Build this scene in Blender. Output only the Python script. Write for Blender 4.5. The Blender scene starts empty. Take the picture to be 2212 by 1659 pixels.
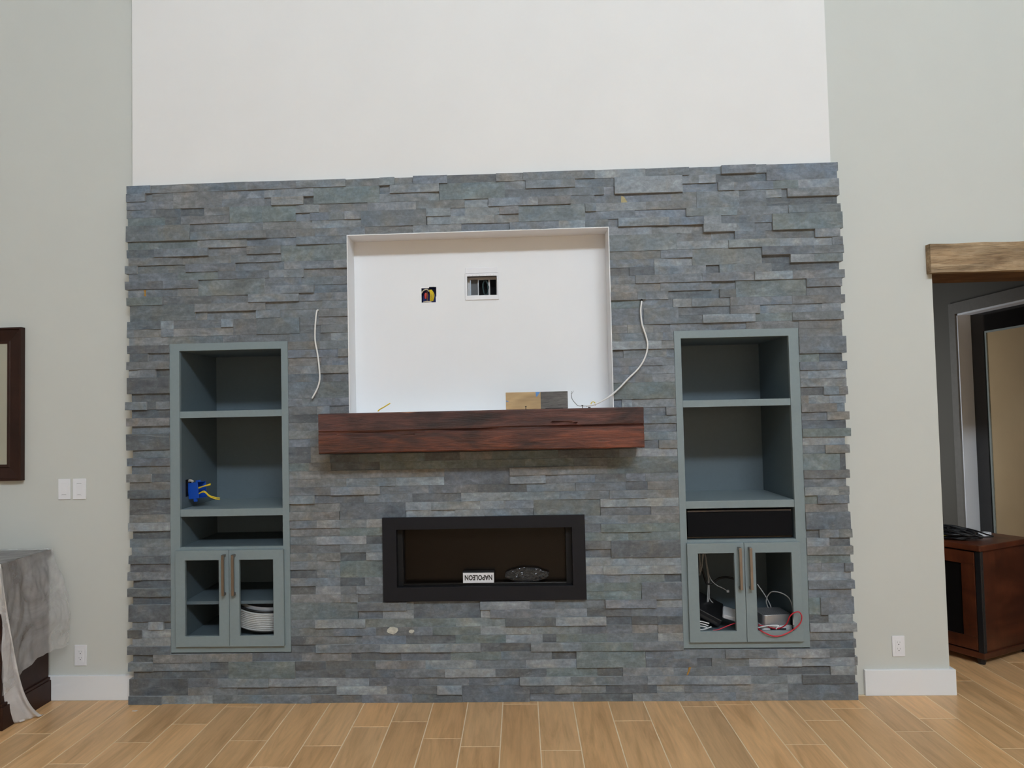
import bpy, bmesh, math, random
from mathutils import Vector, Matrix, noise
random.seed(7)
scene = bpy.context.scene
COL = scene.collection

# ---------------------------------------------------------------- camera
F = 1650.0                      # focal length in pixels of the 2212 x 1659 frame
CAM = Vector((0.200589, -3.837209, 1.443115))
YAW, PIT, ROL = (math.radians(a) for a in (-2.400017, 2.292352, -1.238349))
OFFX, OFFY = -52.4157, -8.9008
_f = Vector((math.sin(YAW)*math.cos(PIT), math.cos(YAW)*math.cos(PIT), math.sin(PIT)))
_r0 = Vector((math.cos(YAW), -math.sin(YAW), 0)); _u0 = _r0.cross(_f)
_r = _r0*math.cos(ROL) + _u0*math.sin(ROL); _u = -_r0*math.sin(ROL) + _u0*math.cos(ROL)
cd = bpy.data.cameras.new('camera'); cam = bpy.data.objects.new('camera', cd); COL.objects.link(cam)
M = Matrix.Identity(4)
for i in range(3):
    M[i][0], M[i][1], M[i][2], M[i][3] = _r[i], _u[i], -_f[i], CAM[i]
cam.matrix_world = M
cd.sensor_width = 36; cd.lens = F/2212*36; cd.shift_x = -OFFX/2212; cd.shift_y = OFFY/2212
cd.clip_start = .05; cd.clip_end = 100
scene.camera = cam

def ray(px, py): return _f + ((px-1106-OFFX)*_r - (py-829.5-OFFY)*_u)/F
def at(px, py, Y=0.):           # the point at depth Y (m behind the stone face) seen at that pixel
    d = ray(px, py); return CAM + d*((Y-CAM.y)/d.y)
def fl(px, py, Z=0.):
    d = ray(px, py); return CAM + d*((Z-CAM.z)/d.z)
def atx(px, py, X):
    d = ray(px, py); return CAM + d*((X-CAM.x)/d.x)

# ---------------------------------------------------------------- world, lights, exposure
scene.view_settings.view_transform = 'Standard'; scene.view_settings.look = 'None'
scene.view_settings.exposure = 0.53; scene.view_settings.gamma = 1.0
scene.view_settings.use_curve_mapping = False
wd = bpy.data.worlds.new('sky'); scene.world = wd; wd.use_nodes = True
bg = wd.node_tree.nodes['Background']; bg.inputs[0].default_value = (.75, .87, 1, 1); bg.inputs[1].default_value = .3
def area(name, loc, rot, sx, sy, power, col, spread=180):
    l = bpy.data.lights.new(name, 'AREA'); l.shape = 'RECTANGLE'; l.size = sx; l.size_y = sy
    l.energy = power; l.color = col; l.spread = math.radians(spread)
    o = bpy.data.objects.new(name, l); COL.objects.link(o); o.location = loc; o.rotation_euler = rot; return o
R = math.radians
# daylight through the clerestory windows high in the rear wall
area('window_light', (1.7, -7.55, 7.05), (R(90), 0, R(4)), 4.4, 2.5, 1060, (.77, .885, 1.0))
# warm recessed ceiling lights, and an added low warm fill for the shaded recesses
area('ceiling_light', (.8, -3.6, 8.6), (0, 0, 0), 3.6, 3.0, 120, (1.0, .86, .72))
area('low_fill_light', (1.3, -7.4, 1.5), (R(90), 0, 0), 4.5, 1.9, 26, (1.0, .82, .62))
for i, x in enumerate((-1.15, .45)):
    l = bpy.data.lights.new('can_light', 'SPOT'); l.energy = 150; l.color = (1, .86, .70); l.spot_size = R(80); l.spot_blend = 1; l.shadow_soft_size = .06
    o = bpy.data.objects.new('can_light', l); COL.objects.link(o); o.location = (x, -.75, 6.6); o.rotation_euler = (R(8), 0, 0)
# side hall: weak daylight from a window in the hall further left
area('hall_light', (2.1, 2.2, 1.25), (R(90), 0, R(-75)), 1.2, 1.5, 13, (.88, .93, 1))

# ---------------------------------------------------------------- materials
class NT:
    def __init__(s, name, rough=.6, spec=.5):
        s.m = bpy.data.materials.new(name); s.m.use_nodes = True; s.t = s.m.node_tree
        s.b = s.t.nodes['Principled BSDF']; s.b.inputs['Roughness'].default_value = rough
        s.b.inputs['Specular IOR Level'].default_value = spec; s.c = None
    def n(s, t, **k):
        nd = s.t.nodes.new(t)
        for a, v in k.items(): setattr(nd, a, v)
        return nd
    def l(s, a, b): s.t.links.new(a, b)
    def coord(s, scale=(1, 1, 1), off=None):
        tc = s.n('ShaderNodeTexCoord'); mp = s.n('ShaderNodeMapping'); mp.inputs['Scale'].default_value = scale
        src = tc.outputs['Object']
        if off is not None:
            ad = s.n('ShaderNodeVectorMath', operation='MULTIPLY_ADD'); ad.inputs[1].default_value = (61, 61, 61)
            s.l(off, ad.inputs[0]); s.l(src, ad.inputs[2]); src = ad.outputs[0]
        s.l(src, mp.inputs[0]); return mp.outputs[0]
    def noise(s, scale, detail=4, rough=.55, vec=None, dist=0):
        nd = s.n('ShaderNodeTexNoise'); nd.inputs['Scale'].default_value = scale; nd.inputs['Detail'].default_value = detail
        nd.inputs['Roughness'].default_value = rough; nd.inputs['Distortion'].default_value = dist
        s.l(vec if vec is not None else s.coord(), nd.inputs['Vector']); return nd.outputs['Fac']
    def ramp(s, fac, stops):
        r = s.n('ShaderNodeValToRGB'); e = r.color_ramp.elements
        while len(e) < len(stops): e.new(.5)
        for i, (p_, c) in enumerate(stops):
            e[i].position = p_; e[i].color = (c if len(c) == 4 else (*c, 1)) if isinstance(c, tuple) else (c, c, c, 1)
        s.l(fac, r.inputs[0]); return r.outputs[0]
    def mix(s, fac, a, b, mode='MIX'):
        m = s.n('ShaderNodeMix', data_type='RGBA', blend_type=mode)
        for v, i in ((fac, 0), (a, 6), (b, 7)):
            if isinstance(v, (int, float)): m.inputs[i].default_value = v
            elif isinstance(v, tuple): m.inputs[i].default_value = (*v, 1)
            else: s.l(v, m.inputs[i])
        return m.outputs[2]
    def col(s, c):
        if isinstance(c, tuple): s.b.inputs['Base Color'].default_value = (*c, 1)
        else: s.l(c, s.b.inputs['Base Color'])
        return s
    def bump(s, h, strength=.3, dist=.01):
        b = s.n('ShaderNodeBump'); b.inputs['Strength'].default_value = strength; b.inputs['Distance'].default_value = dist
        s.l(h, b.inputs['Height']); s.l(b.outputs[0], s.b.inputs['Normal']); return s
MATS = {}
def plain(name, c, rough=.6, spec=.5, metal=0, var=.06, scale=30, bump=.03):
    if name in MATS: return MATS[name]
    t = NT(name, rough, spec); t.b.inputs['Metallic'].default_value = metal
    nz = t.noise(scale)
    lo = tuple(max(0, v*(1-var)) for v in c); hi = tuple(min(1, v*(1+var)) for v in c)
    t.col(t.ramp(nz, [(.3, lo), (.7, hi)]))
    if bump: t.bump(nz, bump, .004)
    MATS[name] = t.m; return t.m

WHITE = plain('white_wall_paint', (.79, .775, .76), .75, .3, var=.012, scale=3, bump=.0)
NICHE = plain('niche_white_paint', (.83, .835, .85), .7, .3, var=.015, scale=2.5, bump=0)
SAGE = plain('greige_wall_paint', (.600, .606, .568), .75, .3, var=.012, scale=2, bump=.0)
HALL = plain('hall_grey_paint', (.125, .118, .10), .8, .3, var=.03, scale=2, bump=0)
TRIM = plain('white_trim_paint', (.80, .81, .83), .45, .4, var=.01, scale=5, bump=0)
CEIL = plain('ceiling_paint', (.82, .80, .76), .9, .2, var=.01, bump=0)
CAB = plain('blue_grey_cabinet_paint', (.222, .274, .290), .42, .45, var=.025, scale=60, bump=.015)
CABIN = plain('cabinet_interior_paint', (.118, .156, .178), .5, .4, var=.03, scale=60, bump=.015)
PLATE = plain('white_plastic', (.80, .80, .83), .35, .5, var=.005, bump=0)
CABLE = plain('white_cable_plastic', (.78, .78, .77), .45, .5, var=.02, bump=0)
BLACK = plain('black_plastic', (.012, .012, .014), .4, .5, var=.1, bump=0)
CHAR = plain('charcoal_metal', (.0095, .0098, .0135), .55, .25, var=.05, bump=0)
DARK = plain('dark_void', (.004, .004, .005), .8, .2, bump=0)
GREYP = plain('grey_plastic', (.35, .36, .38), .45, .5, bump=0)
BLUEP = plain('blue_plastic', (.012, .085, .50), .5, .4, var=.05, bump=0)
YEL = plain('yellow_wire_insulation', (.75, .55, .03), .4, .5, bump=0)
RED = plain('red_cable', (.55, .015, .035), .4, .5, bump=0)
REDDULL = plain('red_wire_nut', (.60, .06, .05), .5, .4, bump=0)
STEEL = plain('brushed_nickel', (.30, .265, .24), .36, .5, metal=1, var=.04, bump=0)
ALU = plain('silver_aluminium', (.50, .51, .53), .38, .5, metal=.75, var=.03, bump=0)
COPPER = plain('grey_wire', (.28, .27, .26), .5, .5, bump=0)
ESPR = plain('espresso_wood', (.030, .011, .007), .42, .25, var=.25, scale=8, bump=.02)
GLOSSB = plain('gloss_black', (.008, .007, .007), .12, .5, var=.0, bump=0)
TAPE = plain('blue_painters_tape', (.13, .30, .62), .7, .3, bump=0)
KHAKI = plain('tan_glass', (.50, .36, .20), .3, .5, var=.08, scale=2, bump=0)
BACKER = plain('grey_thinset', (.20, .20, .20), .9, .2, var=.1, bump=0)

def slate(name='slate_stone', face=True):
    t = NT(name, .60, .35)
    at_ = t.n('ShaderNodeAttribute', attribute_name='Col'); c0 = at_.outputs['Color']
    v1 = t.coord((1, 1, 1), c0); vs = t.coord((1.0, 1, 2.2), c0)
    a = t.noise(10, 4, .55, vs, .9); b = t.noise(55, 6, .7, v1, .3); cl = t.noise(7, 3, .5, v1, 1.2)
    if not face:                      # sawn edges: pale, dusty
        c = t.mix(.75, c0, (.40, .41, .42)); c = t.mix(1., c, t.ramp(b, [(.3, .8), (.7, 1.15)]), 'MULTIPLY'); t.col(c); return t.m
    c = t.mix(1.0, c0, t.ramp(a, [(.25, .80), (.42, 1.06), (.55, 1.22), (.75, 1.68)]), 'MULTIPLY')
    c = t.mix(1.0, c, t.ramp(b, [(.28, .74), (.5, 1.), (.72, 1.3)]), 'MULTIPLY')
    c = t.mix(t.ramp(cl, [(.48, 0.), (.72, .8)]), c, t.mix(1.0, c, (1.16, 1.02, .86), 'MULTIPLY'))
    c = t.mix(t.ramp(t.noise(6, 2, .5, t.coord((1, 1, 1.3), c0), .5), [(.50, 0.), (.72, .7)]), c, t.mix(1.0, c, (.86, 1.02, 1.16), 'MULTIPLY'))
    # diagonal pale veins and chalky scuffs
    vd = t.n('ShaderNodeMapping'); vd.inputs['Rotation'].default_value = (0, .45, 0); vd.inputs['Scale'].default_value = (.7, 1, 4.5); t.l(v1, vd.inputs[0])
    vn = t.noise(9, 4, .6, vd.outputs[0], 1.8)
    c = t.mix(t.ramp(vn, [(.60, 0.), (.70, .38), (.74, .1)]), c, (.30, .31, .32))
    s1 = t.noise(38, 3, .7, t.coord((1, 1, 1.8), c0), 2.2); s2 = t.noise(7, 2, .5, v1)
    tc = t.n('ShaderNodeNewGeometry'); sp = t.n('ShaderNodeSeparateXYZ'); t.l(tc.outputs['Position'], sp.inputs[0])
    mr = t.n('ShaderNodeMapRange'); mr.inputs[1].default_value = 1.9; mr.inputs[2].default_value = .8; mr.inputs[3].default_value = .35; mr.inputs[4].default_value = 1.; t.l(sp.outputs[2], mr.inputs[0])
    m = t.n('ShaderNodeMath', operation='MULTIPLY'); t.l(t.ramp(s1, [(.61, 0.), (.72, 1.)]), m.inputs[0]); t.l(t.ramp(s2, [(.46, 0.), (.62, .65)]), m.inputs[1])
    m2 = t.n('ShaderNodeMath', operation='MULTIPLY'); t.l(m.outputs[0], m2.inputs[0]); t.l(mr.outputs[0], m2.inputs[1])
    c = t.mix(m2.outputs[0], c, (.36, .37, .37)); t.col(c)
    rel = t.noise(26, 6, .62, t.coord((.8, 1, 1.5), c0), .8)
    st = t.ramp(vn, [(.38, .0), (.41, .4), (.60, .45), (.62, .9), (1, 1.)])
    ad = t.n('ShaderNodeMath', operation='ADD'); t.l(rel, ad.inputs[0]); t.l(st, ad.inputs[1])
    t.bump(ad.outputs[0], .5, .0030); return t.m
SLATECUT = slate('slate_sawn_edge', False)
SLATE = slate()

def plankmat():
    t = NT('wood_look_tile', .38, .42)
    at_ = t.n('ShaderNodeAttribute', attribute_name='Col'); c0 = at_.outputs['Color']
    v = t.coord((6.0, .55, 1), c0)
    a = t.noise(2.2, 5, .6, v, 1.4); b = t.noise(14, 6, .65, t.coord((5, .35, 1), c0), .4)
    c = t.mix(1., c0, t.ramp(a, [(.28, (.74, .69, .62)), (.5, (1, 1, 1)), (.75, (1.13, 1.14, 1.16))]), 'MULTIPLY')
    c = t.mix(1., c, t.ramp(b, [(.3, .90), (.7, 1.08)]), 'MULTIPLY')
    t.col(c); t.bump(b, .08, .002)
    t.l(t.ramp(a, [(.2, .30), (.8, .46)]), t.b.inputs['Roughness']); return t.m
PLANK = plankmat()
GROUT = plain('cream_grout', (.88, .70, .48), .8, .2, var=.05, bump=0)

def wood(name, stops, gs=(1.2, 9, 9), sc=3.2, rough=.4, spec=.5, bs=.5, crack=.25, bd=.004):
    t = NT(name, rough, spec)
    v = t.coord(gs)
    a = t.noise(sc, 6, .62, v, 1.3); big = t.noise(1.3, 3, .5, t.coord((1.1, 2, 5)), .8)
    fine = t.noise(9, 6, .7, t.coord((gs[0]*1.2, gs[1]*3, gs[2]*3)), .3)
    c = t.ramp(a, stops)
    c = t.mix(1., c, t.ramp(big, [(.3, .45), (.5, .9), (.7, 1.35)]), 'MULTIPLY')
    c = t.mix(1., c, t.ramp(fine, [(.32, 1-crack*2), (.5, 1.), (.7, 1+crack)]), 'MULTIPLY')
    t.col(c)
    ad = t.n('ShaderNodeMath', operation='ADD'); t.l(a, ad.inputs[0]); t.l(fine, ad.inputs[1]); t.bump(ad.outputs[0], bs, bd)
    return t
def mantelmat():
    t = NT('stained_reclaimed_wood', .36, .5)
    v = t.coord((1.1, 10, 10)); a = t.noise(3.2, 6, .62, v, 1.3)
    fine = t.noise(9, 6, .7, t.coord((1.6, 30, 30)), .3); big = t.noise(1.6, 3, .55, t.coord((1.4, 2, 5)), 1.0)
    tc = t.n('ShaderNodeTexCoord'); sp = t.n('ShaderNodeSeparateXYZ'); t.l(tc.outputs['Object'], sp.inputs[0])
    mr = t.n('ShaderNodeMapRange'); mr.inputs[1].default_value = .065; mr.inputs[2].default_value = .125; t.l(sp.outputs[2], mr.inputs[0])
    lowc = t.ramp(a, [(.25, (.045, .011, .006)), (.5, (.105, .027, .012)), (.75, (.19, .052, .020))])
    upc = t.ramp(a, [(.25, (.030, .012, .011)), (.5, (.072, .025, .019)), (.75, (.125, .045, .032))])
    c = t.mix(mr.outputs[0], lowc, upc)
    c = t.mix(1., c, t.ramp(big, [(.32, .28), (.46, .85), (.68, 1.75)]), 'MULTIPLY')
    c = t.mix(1., c, t.ramp(fine, [(.32, .45), (.5, 1.), (.7, 1.3)]), 'MULTIPLY')
    t.col(c); ad = t.n('ShaderNodeMath', operation='ADD'); t.l(a, ad.inputs[0]); t.l(fine, ad.inputs[1]); t.bump(ad.outputs[0], .6, .005); return t.m
MANTEL = mantelmat()
BEAM = wood('weathered_beam_wood', [(.25, (.24, .15, .08)), (.5, (.40, .28, .165)), (.75, (.54, .41, .27))], rough=.7, spec=.25).m
CHERRY = wood('cherry_veneer', [(.25, (.070, .017, .007)), (.75, (.135, .036, .014))], gs=(3, 3, .6), rough=.38, bs=.03, crack=.08).m
PINE = wood('stained_sample_tan', [(.25, (.50, .34, .16)), (.75, (.64, .46, .25))], gs=(1.2, 9, 9), rough=.6, bs=.1, crack=.05).m
GREYW = wood('weathered_sample_grey', [(.25, (.10, .095, .09)), (.75, (.24, .225, .21))], gs=(2, 9, 9), rough=.55, bs=.3, crack=.25).m

def film(name, alpha_lo, alpha_hi, sc=7):
    t = NT(name, .28, .6); t.col((.72, .70, .70))
    a = t.noise(sc, 4, .6, t.coord((1, 1, 1)), 1.5)
    t.l(t.ramp(a, [(.3, alpha_lo), (.7, alpha_hi)]), t.b.inputs['Alpha'])
    t.bump(t.noise(9, 4, .6, t.coord((1, 1, .35)), 1.2), .12, .012); t.m.use_backface_culling = False; return t.m
FILM = film('clear_plastic_film', .26, .50, 5); FILM2 = film('white_plastic_film', .72, .92)

# ---------------------------------------------------------------- mesh helpers
class MB:
    def __init__(s): s.v = []; s.f = []; s.mi = []
    def add(s, vs, fs, mi=0):
        o = len(s.v); s.v += [tuple(v) for v in vs]; s.f += [tuple(i+o for i in f) for f in fs]; s.mi += [mi]*len(fs); return s
    def box(s, x0, x1, y0, y1, z0, z1, mi=0):
        if x0 > x1: x0, x1 = x1, x0
        if y0 > y1: y0, y1 = y1, y0
        if z0 > z1: z0, z1 = z1, z0
        return s.add([(x0,y0,z0),(x1,y0,z0),(x1,y1,z0),(x0,y1,z0),(x0,y0,z1),(x1,y0,z1),(x1,y1,z1),(x0,y1,z1)],
            [(0,3,2,1),(4,5,6,7),(0,1,5,4),(1,2,6,5),(2,3,7,6),(3,0,4,7)], mi)
    def frame(s, x0, x1, z0, z1, X0, X1, Z0, Z1, y0, y1, mi=0):   # one continuous ring: outer and inner rectangle
        o = [(x0, z0), (x1, z0), (x1, z1), (x0, z1)]; i_ = [(X0, Z0), (X1, Z0), (X1, Z1), (X0, Z1)]
        vs = [(x, y, z) for y in (y0, y1) for r_ in (o, i_) for x, z in r_]; fs = []
        for k in range(4):
            n = (k+1) % 4
            fs += [(k, n, 4+n, 4+k), (8+k, 12+k, 12+n, 8+n), (k, 8+k, 8+n, n), (4+k, 4+n, 12+n, 12+k)]
        return s.add(vs, fs, mi)
    def tube(s, pts, r, n=8, cap=True, mi=0, closed=False, rr=None):
        pts = [Vector(p) for p in pts]; N = len(pts); vs = []; nrm = None
        for i, p in enumerate(pts):
            a = pts[(i-1) % N] if (i or closed) else p; b = pts[(i+1) % N] if (i < N-1 or closed) else p
            t = (b-a).normalized() if (b-a).length > 1e-9 else Vector((0, 0, 1))
            if nrm is None: nrm = t.orthogonal().normalized()
            nrm = (nrm - t*nrm.dot(t)); nrm = nrm.normalized() if nrm.length > 1e-6 else t.orthogonal().normalized()
            bn = t.cross(nrm); q = rr[i] if rr else r
            vs += [p + (nrm*math.cos(2*math.pi*k/n) + bn*math.sin(2*math.pi*k/n))*q for k in range(n)]
        fs = []
        for i in range(N if closed else N-1):
            j = (i+1) % N
            fs += [(i*n+k, i*n+(k+1) % n, j*n+(k+1) % n, j*n+k) for k in range(n)]
        if cap and not closed: fs += [tuple(range(n))[::-1], tuple((N-1)*n+k for k in range(n))]
        return s.add(vs, fs, mi)
    def cyl(s, c, r, h, axis='z', n=20, mi=0, r2=None):
        c = Vector(c); ax = {'x': Vector((1,0,0)), 'y': Vector((0,1,0)), 'z': Vector((0,0,1))}[axis]
        return s.tube([c-ax*h/2, c+ax*h/2], r, n, mi=mi, rr=[r, r if r2 is None else r2])
    def build(s, name, mats, parent=None, bevel=0, smooth=False, loc=None, seg=2):
        me = bpy.data.meshes.new(name)
        c = Vector(loc) if loc is not None else Vector((0, 0, 0))
        me.from_pydata([tuple(Vector(v)-c) for v in s.v], [], s.f)
        if not isinstance(mats, (list, tuple)): mats = [mats]
        for m in mats: me.materials.append(m)
        for p, mi in zip(me.polygons, s.mi): p.material_index = mi; p.use_smooth = smooth
        me.update(); o = bpy.data.objects.new(name, me); COL.objects.link(o); o.location = c
        if parent is not None:
            o.parent = parent
            o.location = c - world_loc(parent)
        if bevel:
            b = o.modifiers.new('bevel', 'BEVEL'); b.width = bevel; b.segments = seg; b.limit_method = 'ANGLE'
        return o
def world_loc(o):
    v = Vector(o.location)
    while o.parent: o = o.parent; v = v + Vector(o.location)
    return v
def thing(name, label, cat, loc, group=None):
    o = bpy.data.objects.new(name, None); COL.objects.link(o); o.location = loc; o.empty_display_size = .05
    o['label'] = label; o['category'] = cat
    if group: o['group'] = group
    return o
def tag(o, label, cat, group=None):
    o['label'] = label; o['category'] = cat
    if group: o['group'] = group
    return o
def struct(o): o['kind'] = 'structure'; return o
def curve_pts(pts, n=8):                         # Catmull-Rom
    P = [Vector(p) for p in pts]; P = [2*P[0]-P[1]] + P + [2*P[-1]-P[-2]]; out = []
    for i in range(1, len(P)-2):
        for k in range(n):
            t = k/n; a, b, c, d = P[i-1:i+3]
            out.append(.5*((2*b)+(c-a)*t+(2*a-5*b+4*c-d)*t*t+(3*b-3*c+d-a)*t**3))
    out.append(P[-2]); return out

# ================================================================ ROOM SHELL
ZT = 2.6457; H = ZT/64
XL, XR, YW = -1.8, 1.79, .073            # chimney-breast edges, plane of the side walls
XC0, XC1 = -1.5903, -.9773               # left cabinet outer edges
XD0, XD1 = .974, 1.5853                  # right cabinet outer edges
CZ0, CZ1 = .255, 1.8187
NX0, NX1, NZ0, NZ1, ND = -.6615, .6625, 1.445, 2.350, .15
FX0, FX1, FZ0, FZ1 = -.5038, .5054, .5013, .9169
JX = 2.283                               # left jamb of the doorway
DZ = 2.078                               # underside of the header
def holes_slab(m, x0, x1, z0, z1, y0, y1, holes):
    xs = sorted({x0, x1, *[h[0] for h in holes], *[h[1] for h in holes]}); zs = sorted({z0, z1, *[h[2] for h in holes], *[h[3] for h in holes]})
    for a, b in zip(xs, xs[1:]):
        for c, d in zip(zs, zs[1:]):
            mx, mz = (a+b)/2, (c+d)/2
            if not any(h[0] < mx < h[1] and h[2] < mz < h[3] for h in holes): m.box(a, b, y0, y1, c, d)
    return m
HOLES = [(XC0, XC1, CZ0, CZ1), (XD0, XD1, CZ0, CZ1), (NX0-.0045, NX1+.0045, NZ0-.013, NZ1+.0045), (FX0+.04, FX1-.04, FZ0+.04, FZ1-.04)]
wc = struct(holes_slab(MB(), XL, XR, 0, 9.0, .035, .10, HOLES).build('wall_centre', WHITE, loc=(0, .06, 0)))
holes_slab(MB(), XL+.004, XR-.004, .002, ZT-.012, .024, .0349, HOLES).build('backer_board', BACKER, wc)
# TV niche lining (drywall returns)
m = MB()
m.box(NX0-.012, NX1+.012, ND, ND+.02, NZ0-.012, NZ1+.012)
_a, _b = at(1010, 639, ND), at(1073, 596, ND)
niche_holes = [(-.306, -.228, 2.018, 2.100), (_a.x, _b.x, _a.z, _b.z)]
m = MB(); holes_slab(m, NX0-.012, NX1+.012, NZ0-.012, NZ1+.012, ND, ND+.02, niche_holes)
m.box(NX0-.004, NX0, -.004, ND, NZ0, NZ1); m.box(NX1, NX1+.004, -.004, ND, NZ0, NZ1)
m.box(NX0-.004, NX1+.004, -.002, ND, NZ1, NZ1+.004); m.box(NX0-.012, NX1+.012, -.001, ND, NZ0-.012, NZ0)
m.build('niche_lining', NICHE, wc)
# side walls in the fireplace plane
struct(MB().box(-4.5, XL+.01, YW, YW+.12, 0, 9.0).build('wall_left', SAGE, loc=(-3, YW, 0)))
m = MB(); m.box(XR-.01, JX, YW, .38, 0, 9.0); m.box(JX, 4.6, YW, .38, DZ+.12, 9.0); m.box(3.42, 4.6, YW, .38, 0, DZ+.12)
struct(m.build('wall_right', SAGE, loc=(2.5, YW, 0)))
struct(MB().box(-4.62, -4.5, -7.8, YW+.12, 0, 9.0).build('wall_far_left', SAGE))
struct(MB().box(4.6, 4.72, -7.8, .38, 0, 9.0).build('wall_far_right', SAGE))
m = MB(); holes_slab(m, -4.62, 4.72, 0, 9.0, -7.8, -7.68, [(-.6, 4.0, 5.8, 8.3)])
struct(m.build('wall_rear', SAGE))
m = MB(); m.frame(-.6, 4.0, 5.8, 8.3, -.54, 3.94, 5.86, 8.24, -7.75, -7.7)
for k in (.95, 2.45): m.box(k-.03, k+.03, -7.75, -7.7, 5.86, 8.24)
struct(m.build('window_1', TRIM))
struct(MB().box(-4.62, 4.72, -7.8, 3.2, 9.0, 6.42).build('ceiling', CEIL))
# hall beyond the doorway
HX = 3.3
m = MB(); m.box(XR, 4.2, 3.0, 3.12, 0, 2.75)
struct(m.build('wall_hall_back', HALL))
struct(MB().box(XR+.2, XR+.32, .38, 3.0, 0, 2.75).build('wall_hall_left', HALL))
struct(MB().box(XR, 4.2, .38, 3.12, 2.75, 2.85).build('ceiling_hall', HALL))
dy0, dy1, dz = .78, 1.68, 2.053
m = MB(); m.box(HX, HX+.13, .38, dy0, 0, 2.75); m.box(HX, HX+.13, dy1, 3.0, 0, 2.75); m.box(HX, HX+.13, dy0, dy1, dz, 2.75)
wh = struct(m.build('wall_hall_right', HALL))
m = MB(); cw = .078
m.box(HX-.016, HX, dy1, dy1+cw, 0, dz+cw); m.box(HX-.016, HX, dy0-cw, dy0, 0, dz+cw); m.box(HX-.016, HX, dy0, dy1, dz, dz+cw)
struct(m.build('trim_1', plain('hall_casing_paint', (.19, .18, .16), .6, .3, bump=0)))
m = MB(); m.box(HX-.004, HX+.135, dy1-.012, dy1, 0, dz); m.box(HX-.004, HX+.135, dy0, dy0+.012, 0, dz); m.box(HX-.004, HX+.135, dy0, dy1, dz-.012, dz)
struct(m.build('trim_2', TRIM))
door = struct(MB().build('door_1', BLACK)) if False else None
xx = HX+.085
m = MB()
for a, b, c, d in ((dy0+.012, dy1-.012, 1.912, dz-.012), (dy0+.012, dy1-.012, .01, .25), (dy1-.15, dy1-.012, .25, 1.912), (dy0+.012, dy0+.15, .25, 1.912)):
    m.box(xx, xx+.04, a, b, c, d)
door = struct(m.build('door_1', GLOSSB))
m = MB()
for a, b, c, d in ((dy0+.15, dy1-.15, 1.90, 1.912), (dy0+.15, dy1-.15, .25, .262), (dy1-.168, dy1-.15, .262, 1.90), (dy0+.15, dy0+.168, .262, 1.90)):
    m.box(xx+.008, xx+.03, a, b, c, d)
m.build('glazing_bead', plain('bead_grey', (.30, .33, .30), .4, .4, bump=0), door)
MB().box(xx+.016, xx+.022, dy0+.168, dy1-.168, .262, 1.90).build('pane', KHAKI, door)
m = MB(); m.box(HX+.13, 4.2, .38, 3.0, -.01, 0)

# baseboards
bz = .125
def bb(name, pts):
    m = MB()
    for (x0, x1, y0, y1) in pts: m.box(x0, x1, y0, y1, .0, bz)
    return struct(m.build(name, TRIM, bevel=.002))
bb('baseboard_left', [(-4.48, XL-.012, YW-.02, YW)])
bb('baseboard_right', [(XR+.075, JX+.02, YW-.02, YW), (JX, JX+.02, YW, .38)])

# ---------------------------------------------------------------- floor planks
floor = struct(MB().box(-4.6, 4.7, -7.7, 3.1, -.06, -.0009).build('floor', GROUT, loc=(0, -3, 0)))
PIT_, X0P, LEN = .1725, .253, 1.19
joints = {}
for X, Y in ((-2.09,-.349),(-1.75,-.65),(-1.573,-.446),(-1.392,-.247),(-1.051,-.431),(-.88,-.683),(-.706,-.485),(-.528,-.287),(-.352,-.232),(-.006,-.499),
             (.171,-.026),(.341,-.537),(.687,-.233),(1.204,-.047),(1.549,-.238),(1.384,-.487),(1.745,-.1),(1.907,-.361),(2.07,-.223),(2.449,.251),(2.205,-.533),(-1.15,-.043)):
    joints[math.floor((X-X0P)/PIT_)] = Y
rp = random.Random(5)
plank_rest = MB(); rest_cols = []
def plank_color():
    k = rp.uniform(.88, 1.12); w = rp.uniform(-.03, .03)
    return (.71*k*(1+w), .42*k, .200*k*(1-w*1.5), 1)
def plank_geo(m, x0, x1, y0, y1):
    g = .0024; b = .0006; x0 += g; x1 -= g; y0 += g; y1 -= g; z = -.006
    m.add([(x0,y0,z),(x1,y0,z),(x1,y1,z),(x0,y1,z),(x0,y0,-b),(x1,y0,-b),(x1,y1,-b),(x0,y1,-b),(x0+b,y0+b,0),(x1-b,y0+b,0),(x1-b,y1-b,0),(x0+b,y1-b,0)],
          [(0,1,5,4),(1,2,6,5),(2,3,7,6),(3,0,4,7),(4,5,9,8),(5,6,10,9),(6,7,11,10),(7,4,8,11),(8,9,10,11)])
def setcol(o, cols):
    ca = o.data.color_attributes.new('Col', 'FLOAT_COLOR', 'POINT')
    for i, c in enumerate(cols): ca.data[i].color = c
np_ = 0
for k in range(-27, 26):
    x0 = X0P+k*PIT_; x1 = x0+PIT_
    if x1 > 4.55 or x0 < -4.5: continue
    base = joints.get(k, rp.uniform(-1.1, 0)); y = base - LEN*6
    while y < 3.0:
        a, b = max(y, -7.65), min(y+LEN, 3.0); y += LEN
        if b-a < .03: continue
        # lies under the wall / fireplace: skip
        xm = (x0+x1)/2
        if a > .05 and (xm < JX-.1 or xm > 3.45): continue
        if b > .055 and xm < JX-.1: b = .055
        seen = b > -1.3 and -3.0 < xm < 3.3
        if seen:
            m = MB(); plank_geo(m, x0, x1, a, b); c = ((x0+x1)/2, (a+b)/2, 0)
            o = m.build('plank', PLANK, floor, loc=c); col = plank_color(); setcol(o, [col]*len(o.data.vertices))
        else:
            n0 = len(plank_rest.v); plank_geo(plank_rest, x0, x1, a, b); col = plank_color(); rest_cols += [col]*(len(plank_rest.v)-n0)
o = plank_rest.build('outer_planks', PLANK, floor, loc=(0, -3, 0)); setcol(o, rest_cols); o['kind'] = 'stuff'

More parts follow.
